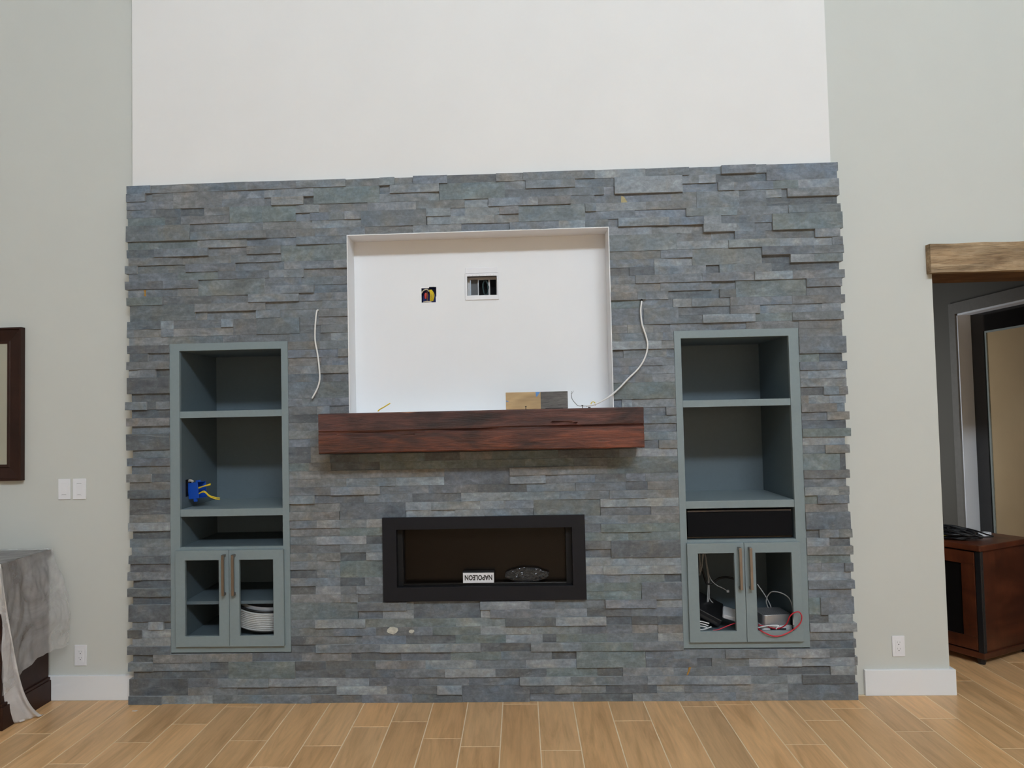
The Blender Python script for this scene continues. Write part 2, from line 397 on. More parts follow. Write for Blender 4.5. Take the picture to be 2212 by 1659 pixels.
# ================================================================ LEDGER STONE
BAKED = """0,1,-1813,-1685,uh;0,1,-1685,-1433,w;0,1,-1433,-1174,;0,1,-1174,-922,h;0,1,-922,-667,h;0,1,-667,-492,wl;0,1,-492,-415,wbh;0,1,-415,-319,wl;0,1,-319,-144,uh;0,1,-144,104,d;0,1,104,242,w;0,1,242,603,h;0,1,603,857,b;0,1,857,1075,;0,1,1075,1235,l;0,1,1235,1405,uh;0,1,1405,1459,;0,2,1458,1804,u;0,1,1805,1814,l;1,1,-1813,-1714,uh;1,1,-1714,-1680,l;1,1,-1680,-1566,wd;1,2,-1566,-1309,w;1,1,-1308,-1265,ub;1,1,-1265,-1090,u;1,1,-1090,-833,ub;1,2,-833,-493,g;1,1,-493,-439,ubl;1,1,-439,-187,ubh;1,2,-187,148,g;1,1,148,254,ub;1,1,254,503,h;1,1,503,701,;1,2,700,1040,bh;1,1,1041,1123,;1,1,1123,1207,b;1,1,1207,1457,dl;2,1,-1813,-1561,u;2,1,-1311,-1090,;2,1,-1090,-1051,l;2,1,-1051,-886,wbh;2,1,-886,-831,dl;2,1,-494,-242,ub;2,1,-242,-189,gb;2,1,147,399,d;2,1,399,647,;2,1,647,698,ubl;2,1,1040,1216,ul;2,1,1216,1294,h;2,1,1294,1354,;2,1,1354,1489,u;2,1,1489,1611,g;2,1,1611,1810,bh;3,1,-1814,-1657,u;3,1,-1657,-1529,d;3,1,-1529,-1403,dl;3,1,-1403,-1270,wh;3,2,-1270,-1102,g;3,2,-1102,-928,g;3,1,-928,-808,b;3,1,-808,-557,w;3,1,-557,-307,ub;3,1,-307,-59,w;3,1,-59,63,bl;3,1,63,313,ubh;3,1,313,478,wh;3,1,478,598,;3,1,598,730,u;3,1,730,981,yul;3,1,981,1108,l;3,2,1108,1319,;3,2,1319,1454,du;3,1,1454,1529,bl;3,1,1529,1557,l;3,1,1557,1809,wh;4,1,-1807,-1610,g;4,1,-1610,-1524,d;4,1,-1524,-1272,wh;4,1,-928,-854,ubl;4,1,-854,-758,u;4,1,-758,-674,;4,1,-674,-590,bh;4,2,-590,-255,ud;4,1,-255,-131,bh;4,1,-131,-57,ul;4,1,-57,117,b;4,1,117,215,wh;4,2,214,550,ug;4,1,551,605,h;4,1,605,857,b;4,1,857,1109,w;4,1,1453,1801,dl;5,2,-1814,-1479,gdh;5,1,-1479,-1098,u;5,1,-1098,-843,wy;5,1,-843,-588,ub;5,1,-251,89,b;5,1,89,214,w;5,1,549,799,u;5,1,799,1054,ul;5,1,1054,1307,gbh;5,1,1307,1518,;5,1,1518,1559,;5,1,1559,1814,gdh;6,1,-1477,-1225,h;6,1,-1225,-1081,wh;6,1,-1081,-827,wy;6,1,-827,-572,u;6,1,-572,-325,w;6,1,-325,-77,b;6,1,-77,-76,ul;6,1,-76,168,ul;6,1,168,416,u;6,1,416,548,b;6,1,548,665,;6,1,665,714,l;6,1,714,967,ubh;6,1,967,1140,u;6,1,1140,1225,bh;6,1,1225,1479,duo;6,2,1478,1821,gh;7,1,-1807,-1695,g;7,1,-1695,-1442,gl;7,1,-1442,-1184,wb;7,1,-1184,-925,ul;7,1,-925,-667,uh;7,1,667,880,b;7,1,880,1136,wl;7,1,1136,1300,bwh;7,1,1300,1391,;7,1,1391,1477,dl;8,1,-1814,-1666,d;8,1,-1666,-1386,uh;8,1,-1386,-1180,wyl;8,1,-1180,-1007,dwh;8,2,-1007,-668,g;8,2,665,1003,gub;8,1,1004,1176,wl;8,1,1176,1290,ubl;8,1,1290,1443,;8,1,1443,1684,dwl;8,1,1684,1806,ubh;9,1,-1803,-1625,w;9,1,-1625,-1523,wd;9,1,-1523,-1267,wl;9,1,-1267,-1006,;9,1,1003,1258,b;9,1,1258,1511,gbh;9,1,1511,1768,b;9,1,1768,1817,duh;10,1,-1821,-1757,h;10,1,-1757,-1502,wgdl;10,1,-1502,-1244,udh;10,1,-1244,-991,ul;10,1,-991,-734,u;10,1,-734,-667,bh;10,1,665,922,wl;10,1,922,1078,u;10,2,1077,1420,wg;10,1,1420,1676,dh;10,1,1676,1820,wdh;11,1,-1803,-1546,u;11,1,-1546,-1336,g;11,1,-1336,-1070,ud;11,1,-1070,-992,ub;11,1,-992,-890,ub;11,1,-890,-667,wl;11,1,663,681,l;11,1,681,888,u;11,1,888,1077,b;11,1,1418,1558,dl;11,1,1558,1675,bh;11,1,1675,1814,gh;12,1,-1819,-1619,dh;12,1,-1619,-1439,udh;12,2,-1439,-1092,gw;12,1,-1092,-901,u;12,1,-901,-739,l;12,1,-739,-666,;12,1,662,763,dl;12,1,763,886,d;12,1,886,1142,ubh;12,1,1142,1209,dl;12,1,1209,1464,gwh;12,1,1464,1800,dl;13,1,-1806,-1711,o;13,1,-1711,-1546,ud;13,1,-1546,-1439,w;13,1,-1092,-837,uh;13,1,-837,-664,udl;13,1,664,792,;13,1,792,1122,h;13,1,1122,1379,uh;13,1,1379,1567,bh;13,1,1567,1820,wh;14,1,-1813,-1626,gh;14,1,-1626,-1372,d;14,1,-1372,-1175,wdl;14,1,-1175,-915,ubh;14,1,-915,-727,u;14,1,-727,-663,b;14,1,663,915,w;14,1,915,1168,;14,1,1168,1288,l;14,2,1287,1631,g;14,1,1632,1806,wdh;15,2,-1797,-1455,dg;15,1,-1455,-1089,wh;15,1,-1089,-797,l;15,1,-797,-661,ud;15,1,664,681,l;15,1,681,799,wyh;15,1,799,839,h;15,1,839,953,u;15,1,953,1206,dl;15,1,1206,1286,dh;15,1,1632,1801,wd;16,1,-1455,-1394,w;16,1,-1394,-1137,l;16,1,-1137,-1013,ubh;16,1,-1013,-819,l;16,1,-819,-760,w;16,1,-760,-662,w;16,1,663,813,g;16,1,813,975,l;16,1,975,1068,b;16,1,1068,1256,;16,1,1256,1329,wh;16,1,1329,1562,u;16,1,1562,1816,wdh;17,1,-1813,-1637,d;17,1,-1637,-1569,b;17,1,-1569,-1316,wd;17,1,-1316,-1257,bh;17,2,-1257,-1135,wd;17,2,-1135,-915,gdh;17,1,-914,-815,;17,1,-815,-660,w;17,2,661,828,u;17,2,828,1000,;17,1,1001,1255,udl;17,1,1255,1401,wh;17,1,1401,1706,u;17,1,1706,1796,wb;18,1,-1815,-1776,;18,1,-1776,-1635,w;18,1,-1635,-1569,u;18,1,-1569,-1257,wb;18,1,-913,-805,dl;18,1,-805,-659,wd;18,1,999,1119,d;18,1,1119,1377,bh;18,1,1377,1559,g;18,1,1559,1807,wdh;19,1,-1802,-1599,wb;19,1,-1599,-1312,gd;19,1,-1312,-966,ud;19,1,-966,-812,;19,1,-812,-756,d;19,1,-756,-657,b;19,1,661,745,w;19,1,745,872,b;19,1,872,959,u;19,1,959,1332,ul;19,1,1332,1590,dw;19,1,1590,1799,w;20,1,-1809,-1596,dh;20,1,-963,-812,w;20,1,-812,-658,;20,1,660,920,;20,1,920,966,u;20,1,1592,1799,wd;21,1,-1796,-1701,dh;21,1,-1701,-1596,udl;21,1,-964,-716,u;21,1,-716,-658,wh;21,1,660,911,bh;21,1,911,962,w;21,2,1586,1814,udh;22,1,-1813,-1596,wdh;22,1,-964,-805,wl;22,1,-805,-749,u;22,1,-749,-659,u;22,1,662,722,l;22,1,722,936,;22,1,936,961,l;23,1,-1805,-1743,b;23,1,-1743,-1662,h;23,1,-1662,-1594,dl;23,1,-965,-911,w;23,1,-911,-818,wb;23,1,-818,-657,wh;23,1,662,913,uh;23,1,913,962,;23,1,1587,1681,g;23,1,1681,1794,d;24,2,-1812,-1599,dh;24,1,-965,-797,ud;24,1,-797,-748,d;24,1,-748,-658,ud;24,1,662,747,u;24,1,747,963,;24,1,1588,1813,uh;25,2,-964,-822,;25,2,-822,-657,gd;25,1,663,823,u;25,1,823,862,w;25,1,862,961,wb;25,1,1589,1625,;25,1,1625,1806,b;26,1,-1792,-1597,dl;26,2,661,961,g;26,1,1587,1811,bw;27,1,-1821,-1709,h;27,1,-1709,-1663,d;27,1,-1663,-1593,;27,1,-965,-906,u;27,1,-906,-825,;27,1,-825,-660,u;27,1,1591,1697,dl;27,1,1697,1769,h;27,1,1769,1812,dwh;28,1,-1792,-1596,dl;28,1,-965,-830,dw;28,1,-830,-765,ub;28,1,-765,-658,udl;28,1,661,707,ul;28,1,707,757,b;28,1,757,962,bw;28,1,1587,1623,w;28,1,1623,1724,bw;28,1,1724,1803,b;29,1,-1816,-1594,wh;29,1,-965,-817,d;29,1,814,924,ul;29,1,924,962,uh;29,1,1589,1756,wh;29,1,1756,1797,;30,1,-1792,-1596,l;30,1,-966,-821,;30,1,808,853,u;30,1,853,962,;30,1,1588,1708,;30,1,1708,1818,wh;31,2,-1815,-1599,dh;31,1,-966,-821,wb;31,1,806,963,u;31,1,1589,1798,d;32,1,-967,-868,u;32,1,-868,-819,;32,1,805,962,ug;32,1,1589,1819,gh;33,1,-1787,-1599,l;33,2,-969,-864,d;33,1,-864,-819,w;33,1,804,883,ul;33,1,883,965,wh;33,1,1590,1616,;33,1,1616,1793,b;34,1,-1814,-1597,udh;34,1,-865,-768,w;34,1,-768,-620,d;34,1,-620,-287,g;34,1,-287,-109,d;34,1,-109,55,w;34,1,55,383,g;34,1,383,550,d;34,1,550,687,d;34,1,687,768,;34,1,768,963,b;34,1,1591,1693,;34,1,1693,1810,wh;35,1,-1793,-1597,wdl;35,1,-966,-875,g;35,1,-875,-763,w;35,1,-763,-514,dl;35,1,-514,-268,g;35,1,-268,-24,g;35,1,-24,217,g;35,1,217,462,g;35,1,462,628,d;35,2,627,964,gd;35,2,1592,1763,g;35,2,1763,1791,d;36,1,-1816,-1686,wh;36,1,-1686,-1597,d;36,1,-965,-816,w;36,1,-816,-602,w;36,1,-602,-354,w;36,1,-354,-189,w;36,2,-189,138,ud;36,1,139,382,wh;36,1,382,627,w;37,1,-1801,-1595,wd;37,1,-966,-935,;37,1,-935,-685,w;37,1,-685,-435,;37,1,-435,-190,b;37,1,138,318,ubh;37,1,318,563,u;37,1,563,717,d;37,1,717,813,u;37,1,813,964,;37,1,1592,1806,wdh;38,1,-1809,-1597,dh;38,1,-966,-762,wd;38,1,-762,-514,ubh;38,1,-514,-269,u;38,1,-269,-21,ud;38,1,-21,223,d;38,1,223,467,;38,1,467,713,uh;38,1,713,822,d;38,1,822,964,w;38,1,1591,1618,;38,1,1618,1789,;39,2,-1803,-1607,d;39,1,-968,-847,wbh;39,1,-847,-598,udl;39,1,-598,-352,u;39,1,-352,-106,d;39,1,-106,139,b;39,1,139,384,gb;39,1,384,632,;39,1,632,819,h;39,1,819,967,w;39,1,1589,1748,bh;39,1,1748,1804,w;40,1,-967,-720,w;40,2,-720,-386,ud;40,1,-386,-257,b;40,1,-257,-11,wbh;40,1,-11,106,b;40,1,106,255,u;40,2,255,585,gd;40,1,586,968,b;40,1,1590,1646,g;40,1,1646,1799,uh;41,1,-1804,-1598,w;41,1,-968,-859,w;41,1,-859,-723,w;41,1,-385,-139,b;41,1,-139,10,bh;41,1,10,253,;41,1,588,836,udl;41,1,836,965,;41,1,1591,1793,w;42,1,-1806,-1616,bh;42,1,-1616,-1598,d;42,1,-970,-839,;42,1,-839,-722,wb;42,1,-722,-586,;42,1,-586,-502,b;42,1,508,719,;42,1,719,965,w;42,2,1592,1801,udh;43,1,-1791,-1598,dl;43,1,-970,-722,wl;43,1,-722,-502,g;43,1,507,586,udl;43,1,586,836,gh;43,1,836,968,g;44,1,-1801,-1599,;44,1,-970,-840,l;44,1,-840,-588,b;44,1,-588,-503,dl;44,1,508,720,g;44,1,720,969,g;44,1,1591,1649,dl;44,1,1649,1741,h;44,1,1741,1806,h;45,1,-1791,-1599,;45,1,-973,-722,wdl;45,1,-722,-504,;45,1,509,634,wd;45,2,633,969,dh;45,1,1590,1695,bh;45,1,1695,1796,d;46,1,-1805,-1602,dh;46,1,-971,-842,;46,1,-842,-720,w;46,1,-720,-591,dl;46,1,-591,-505,b;46,1,508,632,udl;46,1,1591,1807,wh;47,1,-1799,-1599,d;47,1,-972,-722,;47,2,-722,-507,g;47,1,509,721,b;47,1,721,971,b;47,1,1591,1653,g;47,1,1653,1795,g;48,1,-1810,-1743,h;48,1,-1743,-1599,;48,1,-972,-842,dl;48,1,-842,-723,;48,1,510,591,b;48,1,591,840,bh;48,1,840,972,bh;48,1,1592,1655,u;48,1,1655,1764,u;48,1,1764,1805,h;49,1,-1787,-1602,dl;49,1,-975,-723,;49,1,-723,-598,d;49,1,-598,-508,;49,1,511,723,u;49,1,723,891,wg;49,1,891,973,dl;49,1,1591,1794,b;50,1,-1812,-1597,dh;50,1,-973,-849,dl;50,1,-849,-722,b;50,1,-722,-640,;50,1,-640,-509,;50,1,512,593,g;50,1,593,779,g;50,2,778,975,udh;50,1,1592,1613,dl;50,1,1613,1808,udh;51,1,-1789,-1602,dl;51,1,-976,-722,wb;51,1,-722,-636,;51,1,-636,-508,d;51,1,511,776,g;51,1,1593,1793,u;52,2,-1806,-1596,dh;52,2,-974,-638,gdl;52,1,-638,-389,udh;52,1,-389,-355,;52,2,-355,-22,ud;52,1,-22,225,bh;52,1,225,350,;52,1,350,598,l;52,1,598,847,uh;52,1,847,977,b;52,2,1592,1640,g;52,2,1640,1680,h;52,2,1680,1805,u;53,1,-634,-511,udl;53,1,-511,-355,b;53,1,-20,27,b;53,1,27,281,uh;53,1,281,506,ub;53,1,506,725,d;53,1,725,779,;53,1,779,978,u;54,1,-1790,-1704,;54,1,-1704,-1626,bh;54,1,-1626,-1598,dl;54,1,-977,-851,;54,1,-851,-598,bh;54,1,-598,-398,wg;54,1,-398,-144,g;54,1,-144,103,gb;54,1,103,351,dh;54,1,351,599,bh;54,1,599,725,dl;54,1,725,851,d;54,1,851,978,d;54,1,1593,1678,d;54,1,1678,1795,b;55,1,-1811,-1737,dh;55,1,-1737,-1601,b;55,1,-978,-760,;55,1,-760,-546,u;55,1,-546,-353,wdp;55,1,-353,-262,u;55,1,-262,-23,g;55,1,-23,227,b;55,1,227,477,gb;55,1,477,725,ud;55,1,725,853,w;55,1,853,979,w;55,1,1594,1810,bh;56,1,-1790,-1601,b;56,1,-978,-899,d;56,1,-899,-649,w;56,1,-649,-615,udl;56,1,-615,-396,u;56,1,-396,-148,d;56,1,-148,102,g;56,1,102,284,b;56,1,284,352,d;56,1,352,601,g;56,1,601,852,;56,1,852,980,b;56,1,1592,1795,;57,1,-1814,-1599,dh;57,1,-981,-851,dl;57,1,-851,-776,;57,1,-776,-525,;57,1,-525,-273,bh;57,1,-273,-25,bh;57,1,-25,71,d;57,1,71,225,d;57,1,225,475,bwh;57,1,475,726,gh;57,1,726,979,h;57,1,1593,1795,dul;57,1,1795,1811,l;58,1,-1790,-1680,dl;58,1,-1680,-1429,wh;58,1,-1429,-1176,w;58,1,-1176,-925,udl;58,1,-925,-672,w;58,1,-672,-422,dl;58,1,-422,-174,udl;58,1,-174,77,g;58,1,77,327,;58,1,327,449,dl;58,2,449,787,g;58,1,788,924,u;58,1,924,1175,u;58,1,1175,1425,h;58,1,1425,1675,bh;58,1,1675,1797,d;59,1,-1809,-1680,h;59,1,-1680,-1391,;59,1,-1391,-1296,dl;59,2,-1296,-957,g;59,1,-956,-802,d;59,1,-802,-550,dwl;59,1,-550,-301,w;59,1,-301,-50,b;59,1,-50,199,;59,1,199,449,b;59,1,788,1037,ud;59,1,1037,1109,d;59,1,1109,1289,wd;59,1,1289,1540,bh;59,1,1540,1794,b;59,1,1794,1812,w;60,1,-1786,-1535,dl;60,1,-1535,-1295,dl;60,1,-956,-703,d;60,1,-703,-453,ud;60,1,-453,-203,h;60,1,-203,47,bh;60,1,47,299,dh;60,1,299,549,g;60,1,549,674,d;60,1,674,922,ub;60,1,922,1175,duo;60,1,1175,1424,u;60,1,1424,1677,dl;60,1,1677,1801,bh;61,2,-1808,-1506,d;61,1,-1506,-1349,ud;61,1,-1349,-1092,ubh;61,1,-1092,-841,b;61,1,-841,-585,b;61,1,-585,-336,ud;61,1,-336,-86,;61,1,-86,167,u;61,1,167,416,bh;61,1,416,667,h;61,1,667,792,;61,1,792,1043,ubh;61,1,1043,1293,bh;61,1,1293,1470,;61,1,1470,1543,b;61,1,1543,1791,dh;62,1,-1504,-1253,w;62,1,-1253,-1000,dwl;62,1,-1000,-748,dwl;62,1,-748,-496,b;62,1,-496,-244,dw;62,1,-244,-121,bh;62,2,-121,214,du;62,1,215,337,d;62,1,337,468,w;62,1,468,588,;62,1,588,837,d;62,1,837,972,b;62,1,972,1155,u;62,1,1155,1406,b;62,1,1406,1472,b;62,2,1471,1807,ud;63,1,-1808,-1635,dh;63,1,-1635,-1379,b;63,1,-1379,-1126,;63,1,-1126,-876,u;63,1,-876,-623,wd;63,1,-623,-370,u;63,1,-370,-122,d;63,1,215,467,u;63,1,467,719,d;63,1,719,971,ub;63,1,971,1220,ub;63,1,1220,1471,ub"""
TONE = {'': (.150, .168, .186), 'd': (.096, .106, .116), 'b': (.222, .243, .262), 'g': (.138, .168, .172), 'w': (.168, .170, .170), 'u': (.148, .169, .199)}
rs = random.Random(11)
def stone_geo(m, x0, x1, z0, z1, y0, rr):
    """block with a cleft front: nx strips, small chamfer top and bottom"""
    n = max(1, min(4, int((x1-x0)/.07)+1)); c = .0004; g = .00006
    x0 += g*rr.uniform(.3, 2); x1 -= g*rr.uniform(.3, 2); z0 += g; z1 -= g
    yl, yr = y0+rr.uniform(-.0012, .0012), y0+rr.uniform(-.0012, .0012)
    q = rr.random()
    if q < .16: yl += rr.choice((-1, 1))*.0055
    elif q < .32: yr += rr.choice((-1, 1))*.0055
    tilt = rr.uniform(-.0015, .0015); yb = .030
    vs = []
    for i in range(n+1):
        t = i/n; x = x0+(x1-x0)*t; y = yl+(yr-yl)*t+rr.uniform(-.0012, .0012)
        e = rr.uniform(-.0010, .0006); e2 = rr.uniform(-.0006, .0010)
        vs += [(x, yb, z0), (x, y+c-tilt, z0+max(e2, 0)*.5), (x, y-tilt, z0+c+e2), (x, y+tilt, z1-c+e), (x, y+c+tilt, z1+min(e, 0)*.5), (x, yb, z1)]
    fs = []; ed = []
    for i in range(n):
        a = i*6; b = a+6
        fs += [(a+k, b+k, b+k+1, a+k+1) for k in range(1, 4)]; ed += [(a, b, b+1, a+1), (a+4, b+4, b+5, a+5)]
    ed += [(0, 1, 2, 3, 4, 5), tuple(n*6+k for k in (5, 4, 3, 2, 1, 0))]
    o_ = len(m.v); m.add(vs, fs); m.f += [tuple(i+o_ for i in f) for f in ed]; m.mi += [1]*len(ed)
STONES = []
for s in BAKED.split(';'):
    r, n, a, b, c = s.split(','); STONES.append((int(r), int(n), int(a)/1000, int(b)/1000, c))
order = sorted(range(len(STONES)), key=lambda i: -(STONES[i][3]-STONES[i][2])*STONES[i][1])
big = set(order[:299]); rest = MB(); rest_c = []
def zrow(r):
    s = .0045*max(0, min(1, r/4, (38-r)/8))
    return ZT - r*H - (s if 0 < r < 64 else 0)
EDGES = [(XC0, CZ0, CZ1), (XC1, CZ0, CZ1), (XD0, CZ0, CZ1), (XD1, CZ0, CZ1), (NX0-.004, NZ0, NZ1), (NX1+.004, NZ0, NZ1), (FX0, FZ0, FZ1), (FX1, FZ0, FZ1)]
yellow = []
for i, (r, n, a, b, c) in enumerate(STONES):
    z1, z0 = zrow(r), zrow(r+n); zm = (z0+z1)/2
    for ex, e0, e1 in EDGES:
        if e0 < zm < e1:
            if abs(a-ex) < .034: a = ex+.0008
            if abs(b-ex) < .034: b = ex-.0008
    if abs(a) < .55 and abs(b) < .56 and r in (41, 52): pass
    t = [TONE[k] for k in c if k in 'dbgwu'] or [TONE['']]
    col = [sum(v[j] for v in t)/len(t) for j in range(3)]
    q = .68 if r < 20 else .88; col = [TONE[''][j]+(col[j]-TONE[''][j])*q for j in range(3)]
    k = rs.uniform(.94, 1.06); col = [v*k*rs.uniform(.99, 1.01) for v in col]
    y0 = rs.uniform(-.0010, .0010) + (.0065 if 'l' in c else -.0085 if 'h' in c else 0)
    if r == 0 and z1 > ZT-.01: z1 = ZT + rs.uniform(-.004, .001)
    m = MB(); tgt = m if i in big else rest
    n0 = len(tgt.v); stone_geo(tgt, a, b, z0, z1, y0, rs)
    if i in big:
        o = m.build('stone', [SLATE, SLATECUT], wc, loc=((a+b)/2, 0, (z0+z1)/2)); setcol(o, [(*col, 1)]*len(o.data.vertices))
    else: rest_c += [(*col, 1)]*(len(rest.v)-n0)
o = rest.build('small_stones', [SLATE, SLATECUT], wc, loc=(0, 0, 1.3)); setcol(o, rest_c); o['kind'] = 'stuff'
# iron-stained and chalky spots, thin flakes on the stone faces
RUST = plain('rust_stain', (.40, .22, .055), .8, .2, var=.25, scale=60, bump=0)
OCH = plain('ochre_stain', (.42, .36, .20), .8, .2, var=.2, scale=60, bump=0)
CHALK = plain('chalk_patch', (.52, .51, .45), .9, .2, var=.2, scale=80, bump=.1)
def flake(pts, mt, y=-.0135, name='mineral_stain'):
    P = [at(px, py, y) for px, py in pts]; n = len(P); m = MB()
    m.add([(p.x, y, p.z) for p in P]+[(p.x, y+.006, p.z) for p in P], [tuple(range(n))[::-1]]+[(i, (i+1) % n, n+(i+1) % n, n+i) for i in range(n)])
    return m.build(name, mt, wc)
flake([(310, 627), (315, 626), (314.5, 633), (315.5, 640), (311, 639.5), (312, 633)], RUST, y=-.0025)
flake([(1488, 1441.5), (1493, 1441.5), (1490, 1450), (1486, 1458.5), (1483, 1458.5), (1486, 1450)], RUST, y=-.0040)
flake([(1341.5, 423), (1348, 425), (1355, 436), (1351, 440), (1342, 441)], OCH, y=.0025)
for cx, cy, w, h, y in ((848, 1362, 12, 8, -.004), (889, 1364, 6, 4, -.004)):
    flake([(cx+w*math.cos(q*.7)*(1+.12*math.sin(q*5)), cy+h*math.sin(q*.7)*(1+.1*math.cos(q*3))) for q in range(9)], CHALK, y=y, name='chalk_patch')

# ================================================================ MANTEL
mx0, mx1, my0, my1, mz0, mz1 = -.777, .7845, -.18, -.0125, 1.2505, 1.4445
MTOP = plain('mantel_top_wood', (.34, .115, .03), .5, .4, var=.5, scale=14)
def mantel():
    m = MB(); nx = 180; prof = []
    def side(a, b, n): return [(a[0]+(b[0]-a[0])*i/n, a[1]+(b[1]-a[1])*i/n) for i in range(n)]
    prof = side((my0, mz0), (my0, mz1), 30)+side((my0, mz1), (my1, mz1), 8)+side((my1, mz1), (my1, mz0), 4)+side((my1, mz0), (my0, mz0), 8)
    P = len(prof)
    for i in range(nx+1):
        x = mx0+(mx1-mx0)*i/nx; t = i/nx
        for j, (y, z) in enumerate(prof):
            nn = noise.noise(Vector((x*1.4, y*6, z*7)))*.0045 + noise.noise(Vector((x*6, y*30, z*34)))*.0016
            dy = dz_ = 0
            if j <= 30:
                dy = nn+.002
                zc = 1.354 + .004*math.sin(x*3.1)+.003*noise.noise(Vector((x*5, 0, 3)))
                if t > .5: zc += .004*(t-.5)*2
                d = abs(z-zc); dy += .012*max(0, 1-d/.0062)
                zc2 = 1.339+.003*math.sin(x*7)
                if .06 < t < .30: dy += .006*max(0, 1-abs(z-zc2)/.006)
                if abs(t-.76) < .04: dy += .010*max(0, 1-abs(z-(1.377-.1*(t-.76)))/.006)
                if j in (0, 30): dy += .004+abs(nn)*.5
            if j >= 30 and j < 38: dz_ = -abs(nn)*.7 - (.004*max(0, 1-abs(t-.28)/.03) if j < 34 else 0)
            if j >= 42: dz_ = nn
            if j == 0: dz_ = abs(noise.noise(Vector((x*5, 1, 1))))*.006
            xo = 0
            if i in (0, nx): xo = noise.noise(Vector((j*.3, i, 0)))*.002
            m.v.append((x+xo, y+dy, z+dz_))
    for i in range(nx):
        a = i*P; b = a+P
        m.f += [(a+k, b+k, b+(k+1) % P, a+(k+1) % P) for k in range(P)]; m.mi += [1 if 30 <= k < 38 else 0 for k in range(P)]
    m.f += [tuple(range(P)), tuple(nx*P+k for k in range(P))[::-1]]; m.mi += [0, 0]
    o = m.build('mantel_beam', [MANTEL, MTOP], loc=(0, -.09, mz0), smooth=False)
    return tag(o, 'dark red-brown reclaimed timber mantel beam under the white niche', 'mantel')
mantel()

# ================================================================ CABINETS
def handle(door, x, z0, z1):
    h = MB(); h.box(x-.0065, x+.0065, -.052, -.041, z0, z1)
    h.box(x-.0065, x+.0065, -.042, -.0195, z0, z0+.012); h.box(x-.0065, x+.0065, -.042, -.0195, z1-.012, z1)
    h.build('handle', STEEL, door, bevel=.001)
def cabinet(label, X0, X1, ix0, ix1, doors, hx, shelf_in):
    root = thing('built_in_cabinet', label, 'cabinet', ((X0+X1)/2, 0, CZ0), 'built-in cabinets either side of the fireplace')
    d = .476; w = .016
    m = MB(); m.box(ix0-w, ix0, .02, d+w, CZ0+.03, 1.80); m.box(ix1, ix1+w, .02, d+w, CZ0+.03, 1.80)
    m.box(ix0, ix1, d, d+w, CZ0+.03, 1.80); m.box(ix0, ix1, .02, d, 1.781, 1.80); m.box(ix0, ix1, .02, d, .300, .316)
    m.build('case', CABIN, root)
    m = MB(); m.frame(X0, X1, CZ0, CZ1, ix0, ix1, .310, 1.781, -.001, .020); m.box(ix0, ix1, 0, .020, .752, .782)
    m.build('face_frame', CAB, root, bevel=.001)
    for z0, z1, nm in ((1.437, 1.471, 'shelf'), (.936, .973, 'shelf')): MB().box(ix0+.0005, ix1-.0005, .002, d, z0, z1).build(nm, CAB, root, bevel=.0012)
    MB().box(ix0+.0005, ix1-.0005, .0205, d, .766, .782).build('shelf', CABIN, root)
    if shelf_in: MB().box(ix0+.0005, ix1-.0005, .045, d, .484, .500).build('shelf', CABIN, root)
    for (a, b, wa, wb), hxx in zip(doors, hx):
        m = MB(); m.frame(a, b, .289, .7685, wa, wb, .3415, .7195, -.0205, -.0012)
        dr = m.build('door', CAB, root, bevel=.0013); handle(dr, hxx, .547, .749)
    return root
cabL = cabinet('blue-grey built-in cabinet left of the fireplace, blue wiring box hanging inside', XC0, XC1, -1.540, -1.012,
        [(-1.558, -1.2832, -1.508, -1.3345), (-1.2815, -1.005, -1.2305, -1.058)], (-1.304, -1.254), True)
cabR = cabinet('blue-grey built-in cabinet right of the fireplace, black speaker and cables inside', XD0, XD1, 1.0075, 1.536,
        [(1.002, 1.2768, 1.0535, 1.2285), (1.2787, 1.550, 1.331, 1.505)], (1.252, 1.302), False)
# little plate in the top right corner behind the left cabinet's right door
MB().box(-1.030, -1.0125, .055, .10, .665, .735).build('hinge_plate', CAB, cabL)

